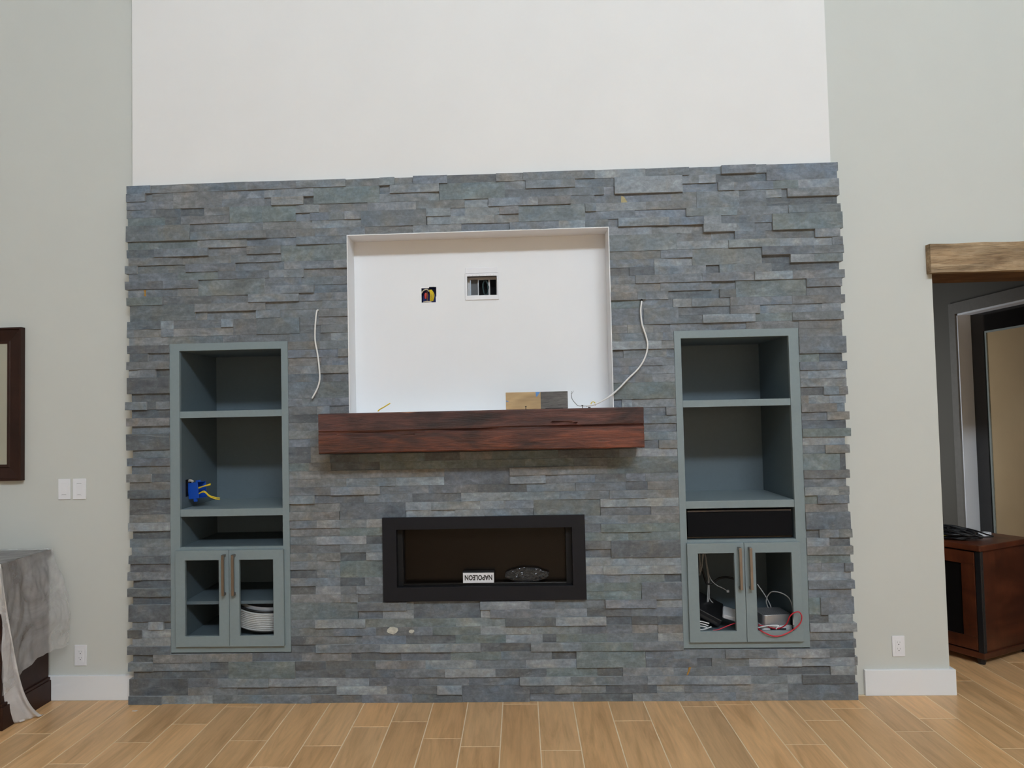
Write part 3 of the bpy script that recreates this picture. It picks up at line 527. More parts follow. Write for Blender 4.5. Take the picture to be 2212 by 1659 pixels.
# --- blue electrical box pulled out of the cabinet side, with wires
def bluebox():
    t = thing('electrical_box', 'blue plastic junction box hanging by wires inside left cabinet', 'electrical box', (-1.50, .15, 1.06))
    sx = -1.540
    A = at(404, 1042, .10); 
    # tilted open box: built in local frame
    M_ = Matrix.Translation(Vector((-1.497, .108, 1.060))) @ Matrix.Rotation(R(-20), 4, 'Z') @ Matrix.Rotation(R(-6), 4, 'Y')
    m = MB(); w, dp, h, th = .034, .030, .042, .0025
    bx = []
    m.box(-w, w, -dp, -dp+th, -h, h); m.box(-w, w, dp-th, dp, -h, h); m.box(-w, w, -dp, dp, -h, -h+th); m.box(-w, w, -dp, dp, h-th, h); m.box(-w, -w+th, -dp, dp, -h, h)
    m.box(-.004, .014, -dp+.002, -dp+.012, -h-.016, -h); m.box(w-.012, w+.004, -dp, -dp+.02, h, h+.009)
    m.v = [tuple(M_ @ Vector(v)) for v in m.v]; m.build('box_body', BLUEP, t, bevel=.001)
    for k, off in enumerate((0, .006)):
        a = M_ @ Vector((.0, -.01, .004+off)); e = at(455, 1045+k*2.2, .10)
        MB().tube(curve_pts([a, (a+e)/2+Vector((0, 0, .001)), e]), .0027, 6).build('wire', YEL, t)
    for k, off in enumerate((0, .006)):
        a = M_ @ Vector((.005, -.02, -.030+off)); q = [a, at(440, 1061+k*2, .08), at(452, 1070+k*2, .085), at(463, 1074+k*3, .09), at(475, 1076+k*3, .09)]
        MB().tube(curve_pts(q), .0027, 6).build('wire', YEL, t)
    m = MB(); m.box(-1.5398, -1.5385, .065, .135, 1.03, 1.118); m.build('cut_hole', DARK, t)
    MB().tube(curve_pts([(-1.539, .10, 1.108), (-1.527, .095, 1.112), (-1.515, .10, 1.104)]), .007, 6).build('conduit_end', plain('grey_drywall_edge', (.45, .42, .36), .9, bump=0), t)
bluebox()

# --- coil of ribbed tubing in the left cabinet
t = thing('tubing_coil', 'coil of white ribbed tubing behind right door of the left cabinet', 'coil', (-1.175, .21, .317))
Mc = Matrix.Translation(Vector((-1.178, .215, .327))) @ Matrix.Rotation(R(7), 4, 'Y') @ Matrix.Rotation(R(5), 4, 'X')
pts = []
for i in range(10*40+1):
    a = 2*math.pi*i/40; pts.append(Mc @ Vector((.158*math.cos(a), .158*math.sin(a), .030+.0092*i/40)))
MB().tube(pts, .0052, 6).build('tube_winding', plain('ribbed_white_tube', (.50, .50, .49), .5, bump=0), t, smooth=True)
pts = [Mc @ Vector((.150*math.cos(q*math.pi/24), .150*math.sin(q*math.pi/24), .130)) for q in range(48)]
MB().tube(pts, .0058, 6, closed=True).build('black_strap', BLACK, t, smooth=True)
m = MB(); ring = [Mc @ Vector((.140*math.cos(q*math.pi/24), .140*math.sin(q*math.pi/24), z)) for z in (.02, .150) for q in range(48)]
m.add(ring, [(q, (q+1) % 48, 48+(q+1) % 48, 48+q) for q in range(48)]); m.build('spool_core', GREYP, t, smooth=True)

# --- speaker in right cabinet
t = thing('centre_speaker', 'black centre speaker filling the slot of the right cabinet', 'speaker', (1.272, .12, .783))
MB().box(1.011, 1.5325, .030, .30, .783, .926).build('speaker_body', GLOSSB, t, bevel=.004)
MB().box(1.016, 1.5275, .018, .030, .794, .914).build('grille', plain('black_grille_cloth', (.008, .008, .009), .9, .1, scale=400, bump=.3), t, bevel=.003)
MB().box(1.018, 1.5255, .0215, .030, .916, .924).build('top_trim', plain('smoked_gloss', (.03, .03, .035), .1, .8, bump=0), t)

# --- equipment behind the right cabinet's doors (unglazed)
Z0 = .316
def rbox(m, cx, cy, z0, w, d, h, rad, seg=5, M_=None):
    pr = []
    for qx, qy, a0 in ((1, 1, 0), (-1, 1, 90), (-1, -1, 180), (1, -1, 270)):
        for k in range(seg+1):
            a = R(a0+90*k/seg); pr.append((qx*(w/2-rad)+rad*math.cos(a), qy*(d/2-rad)+rad*math.sin(a)))
    n = len(pr); M_ = M_ or Matrix.Identity(4)
    vs = [M_ @ Vector((x, y, z)) + Vector((cx, cy, z0)) for z in (0, h) for x, y in pr]
    return m.add(vs, [tuple(range(n))[::-1], tuple(range(n, 2*n))]+[(i, (i+1) % n, n+(i+1) % n, n+i) for i in range(n)])
t = thing('mini_server', 'silver rounded mini server with perforated top in the right cabinet', 'computer', (1.395, .13, Z0+.045))
Ms = Matrix.Rotation(R(7), 4, 'Z'); SW = .146
sl, sr = at(1650, 1352, .055), at(1708, 1352, .055); SB = at(1680, 1351.5, .055).z; SHT = at(1680, 1328.5, .055).z - SB
scx = (sl.x+sr.x)/2-.004; scy = .055+SW/2+.004
m = MB(); rbox(m, scx, scy, SB, SW, SW, SHT, .020, seg=7, M_=Ms); m.build('server_body', ALU, t, bevel=.002, smooth=False)
m = MB()
for i in range(14):
    for j in range(14):
        p = Ms @ Vector(((i-6.5)*.0097, (j-6.5)*.0097, 0)); c = Vector((scx+p.x, scy+p.y, SB+SHT+.0006)); r_ = .0027
        m.add([c+Ms @ Vector((sx*r_, sy*r_, .0002)) for sx, sy in ((-1,-1),(1,-1),(1,1),(-1,1))], [(0,1,2,3)])
o = m.build('top_mesh', plain('mesh_hole_grey', (.14, .14, .15), .6, bump=0), t); o['kind'] = 'stuff'
t = thing('modem', 'flat white modem box under the silver mini server', 'modem', (1.42, .085, Z0))
m = MB(); rbox(m, (at(1646, 1358, .05).x+at(1713, 1358, .05).x)/2, .122, Z0+.0005, at(1713, 1358, .05).x-at(1646, 1358, .05).x, .145, SB-Z0-.001, .012); m.build('modem_body', PLATE, t, bevel=.002)
pa, pb = at(1664, 1361, .049), at(1698, 1358, .049); m = MB(); m.box(pa.x, pb.x, .0482, .0505, max(pa.z, Z0+.003), max(pa.z, Z0+.003)+.008); m.build('port_slot', BLACK, t)
t = thing('network_recorder', 'large black network box leaning behind left door of right cabinet', 'router', (1.10, .25, Z0))
Mr = Matrix.Translation(Vector((1.098, .245, Z0+.100))) @ Matrix.Rotation(R(14), 4, 'X') @ Matrix.Rotation(R(24), 4, 'Y') @ Matrix.Rotation(R(-18), 4, 'Z')
m = MB(); m.box(-.115, .135, -.12, .12, -.020, .020); m.v = [tuple(Mr @ Vector(v)) for v in m.v]; m.build('router_body', BLACK, t, bevel=.004)
m = MB(); m.box(-.10, .12, -.1215, -.1195, -.012, .0); m.v = [tuple(Mr @ Vector(v)) for v in m.v]; m.build('vent_strip', GREYP if False else plain('dull_black', (.035, .032, .03), .5, bump=0), t)
t = thing('access_point', 'tilted white plastic device resting on the black network box', 'device', (1.20, .12, Z0+.10))
Ma = Matrix.Rotation(R(12), 4, 'Y') @ Matrix.Rotation(R(16), 4, 'X') @ Matrix.Rotation(R(-12), 4, 'Z')
m = MB(); rbox(m, at(1583, 1325, .12).x, .135, at(1583, 1333, .12).z, .100, .095, .020, .012, M_=Ma); m.build('device_body', PLATE, t, bevel=.003)
def cord(name, label, pts, r, mt, cat='cable', group=None, n=7):
    o = MB().tube(curve_pts(pts, 8), r, n).build(name, mt, smooth=True, loc=tuple(Vector(pts[0]))); return tag(o, label, cat, group)
RG = [at(1638, 1350, .06), at(1655, 1353, .05), at(1678, 1358, .03), at(1697, 1350, 0), at(1706, 1332, -.03), at(1715, 1324, -.04), at(1726, 1322, -.045), at(1732, 1332, -.045),
      at(1728, 1347, -.04), at(1712, 1361, -.036), at(1690, 1372, -.034), at(1670, 1374, -.034), at(1650, 1366, -.032), at(1638, 1358, 0), at(1632, 1352, .05)]
cord('ethernet_cable', 'red network cable looping out over the right cabinet door', RG, .0030, RED)
cord('ethernet_cable', 'short red network cable behind left door of the right cabinet', [at(1540, 1362, .03), at(1552, 1360, .03), at(1572, 1352, .035), at(1592, 1345, .04), at(1606, 1343, .06)], .0028, RED)
cord('white_lead', 'white cord looped against the modem under the mini server', [at(1630, 1358, .05), at(1650, 1353, .035), at(1668, 1351, .035), at(1682, 1352, .03), at(1676, 1359, .03)], .0032, CABLE)
for k, q in enumerate(([(1636,1262),(1650,1282),(1662,1303),(1668,1320)], [(1661,1318),(1655,1298),(1662,1282),(1672,1278),(1690,1282),(1705,1293),(1712,1312),(1714,1335),(1714,1350)])):
    cord('grey_cable', ('grey cable slanting down to the silver mini server', 'grey cable arching over the silver mini server')[k], [at(x, y, .20-.030*i*k) for i, (x, y) in enumerate(q)], .0028, plain('dull_white_cable', (.45, .45, .45), .5, bump=0))
WG = 'white cable ends bunched low in the right cabinet'
for k, (y0, x1, y1) in enumerate(((1340, 1532, 1346), (1345, 1530, 1351), (1350, 1528, 1355), (1357, 1537, 1353), (1361, 1548, 1362))):
    cord('white_cable_end', ('topmost', 'second from top', 'middle', 'second from bottom', 'lowest')[k]+' of five white cable ends bunched low in right cabinet', [at(1506, y0+2, .05), at(1518, y0+3, .045), at(x1, y1+1, .04)], .0032, CABLE, group=WG)
GW = plain('dull_white_cable', (.45, .45, .45), .5, bump=0)
UG = 'white cables hanging from the wall box in the right cabinet'
for k, q in enumerate(([(1511,1196),(1512,1215),(1512,1236),(1516,1225),(1518,1196)], [(1520,1196),(1516,1220),(1511,1243)], [(1523,1196),(1526,1222),(1530,1250),(1529,1280),(1528,1303)],
                       [(1522,1196),(1528,1225),(1531,1250),(1532,1280),(1530,1303)], [(1521,1196),(1529,1230),(1532,1262),(1532,1290),(1540,1303)])):
    cord('hanging_cable', ('dull white cable looped up at top left inside right cabinet', 'dull white cable slanting down-left to the orange bracket', 'dull white cable hanging straight to the black network box', 'second dull white cable hanging to the black network box', 'dull white cable curving right at its lower end onto network box')[k], [at(x, y, .24+.01*k) for x, y in q], .0030, GW, group=UG)
o = cord('hanging_cable', 'thin white cable ending in a square plug, inside right cabinet', [at(x, y, .22) for x, y in ((1524,1200),(1530,1235),(1536,1252),(1548,1264),(1562,1271),(1570,1276))], .0024, GW)
p0 = at(1572, 1277, .22); MB().box(p0.x-.006, p0.x+.006, .214, .226, p0.z-.006, p0.z+.006).build('plug', PLATE, o, bevel=.001)
cord('mains_cable', 'black power cord arching behind left door of the right cabinet', [at(x, y, .26) for x, y in ((1514,1222),(1521,1243),(1527,1260),(1538,1260),(1552,1250),(1570,1247),(1590,1252),(1604,1262))], .0055, BLACK)
t = thing('wall_bracket', 'dark orange low-voltage bracket on left side inside right cabinet', 'bracket', (1.0085, .24, .66))
m = MB(); m.frame(-.06, .06, -.075, .075, -.045, .045, -.06, .06, -.002, .0)
m.v = [(1.0085+.001-y, .25+x, .665+z) for x, y, z in m.v]; m.build('bracket_frame', plain('orange_red_plastic', (.38, .05, .02), .5, bump=0), t)
m = MB(); m.box(1.0082, 1.0090, .206, .294, .606, .724); m.build('bracket_opening', DARK, t)

# ================================================================ FIREPLACE
t = thing('electric_fireplace', 'linear black fireplace insert with wide charcoal surround in the slate', 'fireplace', (0, -.01, FZ0))
ix0, ix1, iz0, iz1 = -.434, .4405, .571, .857
m = MB(); m.frame(FX0, FX1, FZ0, FZ1, ix0, ix1, iz0, iz1, -.018, -.002)
for a, b in (((ix0, ix0+.012), 0), ((ix1-.012, ix1), 0)): pass
m.build('surround', CHAR, t, bevel=.001)
m = MB(); dd = .085
m.box(ix0-.012, ix0, -.002, dd, iz0-.012, iz1+.012); m.box(ix1, ix1+.012, -.002, dd, iz0-.012, iz1+.012); m.box(ix0, ix1, -.002, dd, iz1, iz1+.012); m.box(ix0, ix1, -.002, dd, iz0-.012, iz0)
m.box(ix0, -.408, .03, dd, iz0, iz1); m.box(.412, ix1, .03, dd, iz0, iz1)
m.build('firebox', plain('firebox_black', (.006, .006, .007), .55, .3, bump=0), t)
MB().box(-.408, .412, .02, .045, iz0, iz0+.010).build('front_ledge', GLOSSB, t, bevel=.001)
MB().box(-.408, .412, .072, .078, iz0, iz1).build('glass_pane', plain('tinted_glass', (.006, .004, .003), .22, .22, bump=0), t)
# badge box, logo upside down
t = thing('badge_box', 'small box with upside-down black lettering on white, inside fireplace', 'box', (0, .02, iz0))
b0 = at(1000, 1254, .016); b1 = at(1067, 1231, .016); bz0 = iz0+.0105
bw = b1.x-b0.x; bh = b1.z-b0.z
MB().box(b0.x-.001, b1.x+.001, .0165, .064, bz0, bz0+bh+.003).build('box_body', BLACK, t, bevel=.001)
MB().box(b0.x+.001, b1.x-.001, .0150, .0165, bz0+.001, bz0+bh).build('label_panel', PLATE, t)
fc = bpy.data.curves.new('lettering', 'FONT'); fc.body = 'NAPOLEON'; fc.align_x = 'CENTER'; fc.align_y = 'CENTER'; fc.size = 1; fc.resolution_u = 6; fc.extrude = .004; fc.offset = .037; fc.space_character = 1.02
fo = bpy.data.objects.new('tmp', fc); COL.objects.link(fo); dg = bpy.context.evaluated_depsgraph_get(); me = bpy.data.meshes.new_from_object(fo.evaluated_get(dg)); bpy.data.objects.remove(fo)
xs = [v.co.x for v in me.vertices]; ys = [v.co.y for v in me.vertices]; sw = bw*.88/(max(xs)-min(xs)); sh = bh*.52/(max(ys)-min(ys)); cyy = (max(ys)+min(ys))/2
for v in me.vertices: x, y, z = v.co; v.co = (-x*sw, -z*.05-.0001, -(y-cyy)*sh)
me.materials.clear(); me.materials.append(BLACK)
lo = bpy.data.objects.new('lettering', me); COL.objects.link(lo); lo.parent = t
lo.location = Vector(((b0.x+b1.x)/2, .0149, bz0+bh*.53)) - Vector(t.location)
# crumpled plastic bag
bm = bmesh.new(); bmesh.ops.create_icosphere(bm, subdivisions=5, radius=1)
for v in bm.verts:
    p_ = v.co.copy(); k = 1+.16*noise.noise(p_*2.3)-.22*abs(noise.noise(p_*4.5))-.16*abs(noise.noise(p_*11))+.1
    v.co = Vector((p_.x*.103*k, p_.y*.020*k, max(-.032, p_.z*.034*k)))
me = bpy.data.meshes.new('plastic_bag'); bm.to_mesh(me); bm.free()
tb = NT('crinkled_clear_plastic', .08, 1.0); tb.col((.05, .05, .055)); tb.b.inputs['Alpha'].default_value = .55; tb.b.inputs['Coat Weight'].default_value = 1.0; tb.b.inputs['Coat Roughness'].default_value = .05
tb.bump(tb.noise(60, 5, .7, None, 2.0), .9, .02); me.materials.append(tb.m)
bc = at(1138, 1243, .043); o = bpy.data.objects.new('plastic_bag', me); COL.objects.link(o); o.location = (bc.x, .044, iz0+.010+.0325)
tag(o, 'crumpled clear plastic bag lying in the fireplace right of the box', 'bag')

# ================================================================ NICHE FITTINGS
def at_(px, py): return at(px, py, ND)
t = thing('wall_junction_box', 'ragged square hole with blue box, red and yellow wires in niche', 'junction box', (-.267, ND, 2.06))
m = MB(); a = (-.306, -.228, 2.018, 2.100)
m.box(a[0]-.003, a[0], ND+.001, ND+.06, a[2], a[3]); m.box(a[1], a[1]+.003, ND+.001, ND+.06, a[2], a[3]); m.box(a[0], a[1], ND+.001, ND+.06, a[2]-.003, a[2]); m.box(a[0], a[1], ND+.001, ND+.06, a[3], a[3]+.003); m.box(a[0], a[1], ND+.06, ND+.063, a[2], a[3])
m.build('box_body', plain('navy_box', (.008, .03, .22), .5, bump=0), t)
m = MB(); m.box(a[0]-.001, a[0]+.04, ND-.0015, ND+.002, a[3]-.006, a[3]+.002); m.build('torn_drywall_edge', NICHE, t)
m = MB(); m.box(a[1]-.003, a[1]+.003, ND-.0015, ND+.002, a[2]-.003, a[2]+.03); m.build('torn_drywall_edge', NICHE, t)
cx = -.267; cz = 2.058
for k in range(4): MB().tube(curve_pts([(cx+.004+k*.0045, ND+.02, cz-.030), (cx+.008+k*.006, ND+.008, cz), (cx+.002+k*.0035, ND+.012, cz+.028)]), .0028, 6).build('yellow_wire', YEL, t)
MB().tube([(cx-.020, ND+.012, cz-.018), (cx-.019, ND+.010, cz), (cx-.018, ND+.010, cz+.012)], .006, 8, rr=[.0045, .008, .005]).build('wire_nut', REDDULL, t)
MB().tube(curve_pts([(cx-.040, ND+.003, cz+.010), (cx-.028, ND+.0, cz+.024), (cx-.010, ND+.003, cz+.030), (cx-.002, ND+.01, cz+.020)]), .0032, 6).build('white_wire', plain('ivory_wire', (.55, .50, .40), .5, bump=0), t)
MB().tube(curve_pts([(cx-.030, ND+.006, cz-.036), (cx-.010, ND+.001, cz-.035), (cx+.012, ND+.003, cz-.037)]), .0032, 6).build('white_wire', MATS['ivory_wire'], t)
MB().tube(curve_pts([(cx-.012, ND+.012, cz-.032), (cx-.008, ND+.008, cz), (cx-.014, ND+.02, cz+.024)]), .003, 6).build('brown_wire', plain('brown_wire', (.16, .07, .03), .5, bump=0), t)

t = thing('recessed_media_box', 'white recessed media box with flip cover high in the niche', 'media box', (.011, ND, 2.06))
q0, q1, q2, q3 = at(1004, 649, ND), at(1078, 649, ND), at(1005, 579, ND), at(1076, 579, ND)
ox0, ox1, oz0 = (q0.x+q2.x)/2, (q1.x+q3.x)/2, q0.z; oz1 = q2.z
hx0, hx1, hz0, hz1 = -.066, .088, 2.005, 2.118
o_in = at(1010, 639, ND), at(1073, 596, ND)
hx0, hz0, hx1, hz1 = o_in[0].x, o_in[0].z, o_in[1].x, o_in[1].z
m = MB(); m.frame(ox0, ox1, oz0, hz1+.016, hx0, hx1, hz0, hz1, ND-.006, ND-.0005); m.build('bezel', PLATE, t, bevel=.002)
MB().box(ox0+.004, ox1-.004, ND-.004, ND-.0005, hz1+.017, oz1).build('flip_cover', PLATE, t, bevel=.001)
m = MB()
for i in range(8): m.box(ox0+.022+i*.0185, ox0+.0235+i*.0185, ND-.0066, ND-.0059, hz1+.004, hz1+.007)
m.build('screw_marks', GREYP, t)['kind'] = 'stuff'
m = MB(); dp = ND+.055
m.box(hx0-.003, hx0, ND, dp, hz0, hz1); m.box(hx1, hx1+.003, ND, dp, hz0, hz1); m.box(hx0, hx1, ND, dp, hz0-.003, hz0); m.box(hx0, hx1, ND, dp, hz1, hz1+.003)
w = hx1-hx0
m.box(hx0, hx1, dp, dp+.003, hz1-.010, hz1)
for a0, a1 in ((0, .07), (.335, .36), (.70, .755), (.965, 1.)): m.box(hx0+w*a0, hx0+w*a1, dp-.012, dp, hz0, hz1-.008)
m.box(hx0, hx0+w*.36, dp-.020, dp, hz0, hz0+.008)
m.build('recess', plain('grey_white_plastic', (.50, .50, .52), .5, bump=0), t)
MB().box(hx0+w*.1, hx0+w*.335, dp-.002, dp+.004, hz0, hz1-.008).build('side_port', plain('mid_grey_plastic', (.10, .105, .115), .6, bump=0), t)
MB().box(hx0+w*.36, hx1, dp+.03, dp+.034, hz0-.01, hz1).build('dark_opening', DARK, t)
rr_ = random.Random(3); cxx = hx0+w*.60; czz = (hz0+hz1)/2-.004
for k in range(7):
    a_, b_ = .012+.003*rr_.random(), .036+.008*rr_.random()
    pts = [(cxx+a_*math.cos(q*math.pi/8+k)+.004*rr_.uniform(-1, 1), dp-.016+.003*k*.6, czz+b_*math.sin(q*math.pi/8+k)) for q in range(16)]
    MB().tube(pts, .0016, 5, closed=True).build('wire_loop', plain('dark_teal_wire', (.015, .05, .055), .25, .8, bump=0), t, smooth=True)

# ---- cables on the stone and mantel
cord('cable', 'short white cable dangling from the slate left of the niche', [at(688, 670, .0), at(684.5, 672, -.014), at(682, 690, -.016), at(680.5, 715, -.016), at(681, 738, -.016), at(686, 765, -.016), at(689.5, 795, -.016), at(690.5, 820, -.016), at(685, 840, -.018), at(674, 861, -.022)], .0044, CABLE)
cord('cable', 'long white cable curving from slate right of niche down to the mantel', [at(1386, 649, .0), at(1385.8, 653, -.014), at(1384, 672, -.018), at(1387, 700, -.020), at(1396, 728, -.020), at(1399, 748, -.020), at(1393, 773, -.022), at(1379, 796, -.024), at(1357, 818, -.026), at(1336, 840, -.028),
      at(1316, 857, -.03), at(1297, 868, -.03), at(1281, 874.5, -.03), at(1266, 877.0, -.03)], .0044, CABLE)
MB().cyl(at(1386, 648.5, -.0125), .006, .004, 'y', 10).build('cable_hole', DARK, wc)
g = MB().tube(curve_pts([at(1266, 877, -.03), at(1250, 876.5, -.03), at(1243, 871, -.028), at(1236, 862, -.026), at(1234, 852, -.025), at(1236, 849, -.025)]), .0018, 6)
o = tag(g.build('bare_wire', COPPER, smooth=True, loc=tuple(at(1266, 877, -.03))), 'grey inner wire with split end curling up from mantel', 'wire')
for e in ((1234, 845), (1238, 844)): MB().tube([at(1236, 849, -.025), at(e[0], e[1]+2, -.025), at(e[0]+.6, e[1], -.025)], .0010, 5).build('strand', COPPER, o)
cord('yellow_wire', 'yellow wire stub poking up from left part of the mantel', [at(816, 888.5, -.03), at(821, 884, -.03), at(830, 879, -.03), at(843, 871, -.03)], .0030, YEL, cat='wire')
cord('yellow_wire', 'small yellow wire loop beside the white cable on the mantel', [at(1277, 877, -.02), at(1277, 871, -.02), at(1281, 868, -.02), at(1285, 870, -.02), at(1287, 876, -.02)], .0022, YEL, cat='wire')
zt = mz1
for k, (px, lab) in enumerate(((1136, 'black screw standing on the mantel in front of the sample board'), (1258, 'black screw standing on the mantel beside the bare grey wire'))):
    p_ = at(px, 880, -.075); m = MB(); m.tube([(p_.x, -.075, zt-.001), (p_.x, -.075, zt+.013)], .0018, 8); m.tube([(p_.x, -.075, zt+.012), (p_.x, -.075, zt+.0155)], .0045, 10)
    tag(m.build('screw', BLACK, loc=(p_.x, -.075, zt)), lab, 'screw', None)
p_ = at(1273, 879, -.05); tag(MB().tube([(p_.x-.006, -.05, zt+.003), (p_.x+.006, -.05, zt+.003)], .0028, 8).build('cable_clip', BLACK, loc=(p_.x, -.05, zt)), 'tiny black clip lying on mantel under the white cable', 'clip')
tag(MB().box(at(1178, 880, -.10).x, at(1216, 880, -.10).x, -.112, -.095, zt+.0005, zt+.004).build('flat_bar', BLACK), 'thin black flat bar lying before the sample board', 'bar')

# sample board
t = thing('wood_sample', 'wood sample board half tan half weathered grey standing on mantel', 'sample board', (.27, -.05, zt))
ys_ = -.045; s0, s1 = at(1093, 880, ys_), at(1227, 880, ys_); top = at(1160, 846.5, ys_).z; xm = at(1168, 865, ys_).x
MB().box(s0.x, xm, ys_, ys_+.018, zt+.0005, top).build('tan_half', PINE, t, bevel=.001)
MB().box(xm, s1.x, ys_, ys_+.018, zt+.0005, top).build('grey_half', GREYW, t, bevel=.001)
m = MB(); a_ = at(1157, 847, ys_); b_ = at(1167, 847, ys_); c_ = at(1161, 857, ys_)
m.add([(a_.x, ys_-.0008, top), (b_.x, ys_-.0008, top), (c_.x-.003, ys_-.0008, c_.z), (a_.x+.001, ys_-.0008, c_.z+.002)], [(3, 2, 1, 0)])
m.build('tape_scrap', TAPE, t)
a2 = at(1093.5, 865, ys_); m = MB(); m.add([(a2.x, ys_-.0008, a2.z), (a2.x+.015, ys_-.0008, a2.z-.006), (a2.x, ys_-.0008, a2.z-.007)], [(2, 1, 0)])
m.build('tape_scrap', TAPE, t)

# ================================================================ WALL PLATES
def plate(name, label, x0, x1, z0, z1, kind, group):
    t = thing(name, label, 'outlet' if kind == 'outlet' else 'switch', ((x0+x1)/2, YW, z0), group)
    y = YW; MB().box(x0, x1, y-.006, y, z0, z1).build('cover_plate', PLATE, t, bevel=.002)
    cx, cz = (x0+x1)/2, (z0+z1)/2
    if kind == 'outlet':
        MB().box(cx-.016, cx+.016, y-.0068, y-.0055, cz-.033, cz+.033).build('receptacle', PLATE, t, bevel=.0008)
        m = MB()
        for s in (-1, 1):
            zc = cz+s*.0155
            m.box(cx-.0072, cx-.0054, y-.0073, y-.0064, zc+.001, zc+.009); m.box(cx+.0054, cx+.0072, y-.0073, y-.0064, zc+.001, zc+.008)
        o_ = m.build('slots', GREYP, t); o_['kind'] = 'stuff'
        for s in (-1, 1): MB().cyl((cx, y-.0068, cz+s*.0155-.005), .0024, .0012, 'y', 10).build('ground_hole', BLACK, t)
    else:
        MB().box(cx-.0165, cx+.0165, y-.0072, y-.0055, cz-.033, cz+.033).build('rocker', PLATE, t, bevel=.001)
        m = MB()
        if kind == 'dimmer': m.box(cx-.012, cx+.012, y-.0080, y-.007, cz-.0285, cz-.0265)
        else:
            m.box(cx-.012, cx+.012, y-.0080, y-.007, cz+.028, cz+.0295); m.build('indicator_line', GREYP, t); m = MB(); m.box(cx-.009, cx+.009, y-.0080, y-.007, cz-.0295, cz-.028)
        m.build('indicator_line', GREYP, t)
plate('light_switch', 'left white wall switch of the pair below the dark framed mirror', -2.218, -2.153, 1.027, 1.134, 'dimmer', 'white switches left of the fireplace')
plate('light_switch', 'right white wall switch of the pair, nearer the slate wall', -2.140, -2.070, 1.027, 1.134, 'switch', 'white switches left of the fireplace')
plate('wall_outlet', 'white outlet low on wall beside the plastic-draped dresser', -2.131, -2.067, .171, .277, 'outlet', 'white wall outlets')
plate('wall_outlet', 'white outlet low on wall between slate and the doorway', 2.009, 2.070, .185, .286, 'outlet', 'white wall outlets')

# ================================================================ FRAMED MIRROR
t = thing('wall_mirror', 'dark brown framed mirror cut off by the left edge', 'mirror', (-2.80, YW, 1.131))
fx0, fx1, fz0, fz1 = -3.20, -2.400, 1.131, 1.932; fw_ = .084
for (P0, P1, P2, P3) in (((fx1, fz0), (fx1, fz1), (fx1-fw_, fz1-fw_), (fx1-fw_, fz0+fw_)), ((fx0, fz1), (fx0, fz0), (fx0+fw_, fz0+fw_), (fx0+fw_, fz1-fw_)),
                         ((fx1, fz1), (fx0, fz1), (fx0+fw_, fz1-fw_), (fx1-fw_, fz1-fw_)), ((fx0, fz0), (fx1, fz0), (fx1-fw_, fz0+fw_), (fx0+fw_, fz0+fw_))):
    # mitred member: raised outer lip, slope to inner edge
    def lp(a, b, t_): return (a[0]+(b[0]-a[0])*t_, a[1]+(b[1]-a[1])*t_)
    rows = [(0, -.001), (0, -.034), (.10, -.036), (.16, -.028), (.80, -.018), (.86, -.022), (1, -.020), (1, -.001)]
    vs = []; 
    for tt, yy in rows:
        a = lp(P0, P3, tt); b = lp(P1, P2, tt); vs += [(a[0], YW+yy, a[1]), (b[0], YW+yy, b[1])]
    m = MB(); n_ = len(rows); m.add(vs, [(2*i, 2*i+1, 2*i+3, 2*i+2) for i in range(n_-1)]+[tuple(range(0, 2*n_, 2))[::-1], tuple(range(1, 2*n_, 2))]); m.build('frame_member', ESPR, t)
gm = NT('aged_mirror', .06, .5); gm.col((.62, .60, .52)); gm.b.inputs['Metallic'].default_value = .9
MB().box(fx0+fw_, fx1-fw_, YW-.012, YW-.004, fz0+fw_, fz1-fw_).build('mirror_glass', gm.m, t)

# ================================================================ DRESSER + FILM
DX, DY0, DY1, DTZ = -2.242, -.326, .060, .772
t = thing('dresser', 'espresso dresser under plastic film against the left wall', 'dresser', (-2.75, -.12, 0))
m = MB(); m.box(DX-.95, DX-.016, DY0+.014, YW-.021, .118, DTZ-.026); m.build('carcass', ESPR, t, bevel=.002)
m = MB(); m.box(DX-.962, DX, DY0, YW-.021, DTZ-.025, DTZ); m.build('top', ESPR, t, bevel=.004)
m = MB(); m.box(DX-.955, DX-.001, DY0+.004, YW-.021, .0, .108); m.box(DX-.953, DX-.006, DY0+.008, YW-.021, .108, .122); m.build('plinth', ESPR, t, bevel=.003)
m = MB(); m.box(DX-.953, DX-.010, DY0+.009, YW-.021, .30, .312)
for k in range(3):
    for s in range(2):
        x0 = DX-.935+s*.46; dr = MB().box(x0, x0+.445, DY0+.004, DY0+.020, .135+k*.205, .325+k*.205).build('drawer', ESPR, t, bevel=.003)
        MB().tube([(x0+.2225, DY0+.005, .23+k*.205), (x0+.2225, DY0-.018, .23+k*.205)], .012, 12, rr=[.006, .013]).build('knob', STEEL, dr)
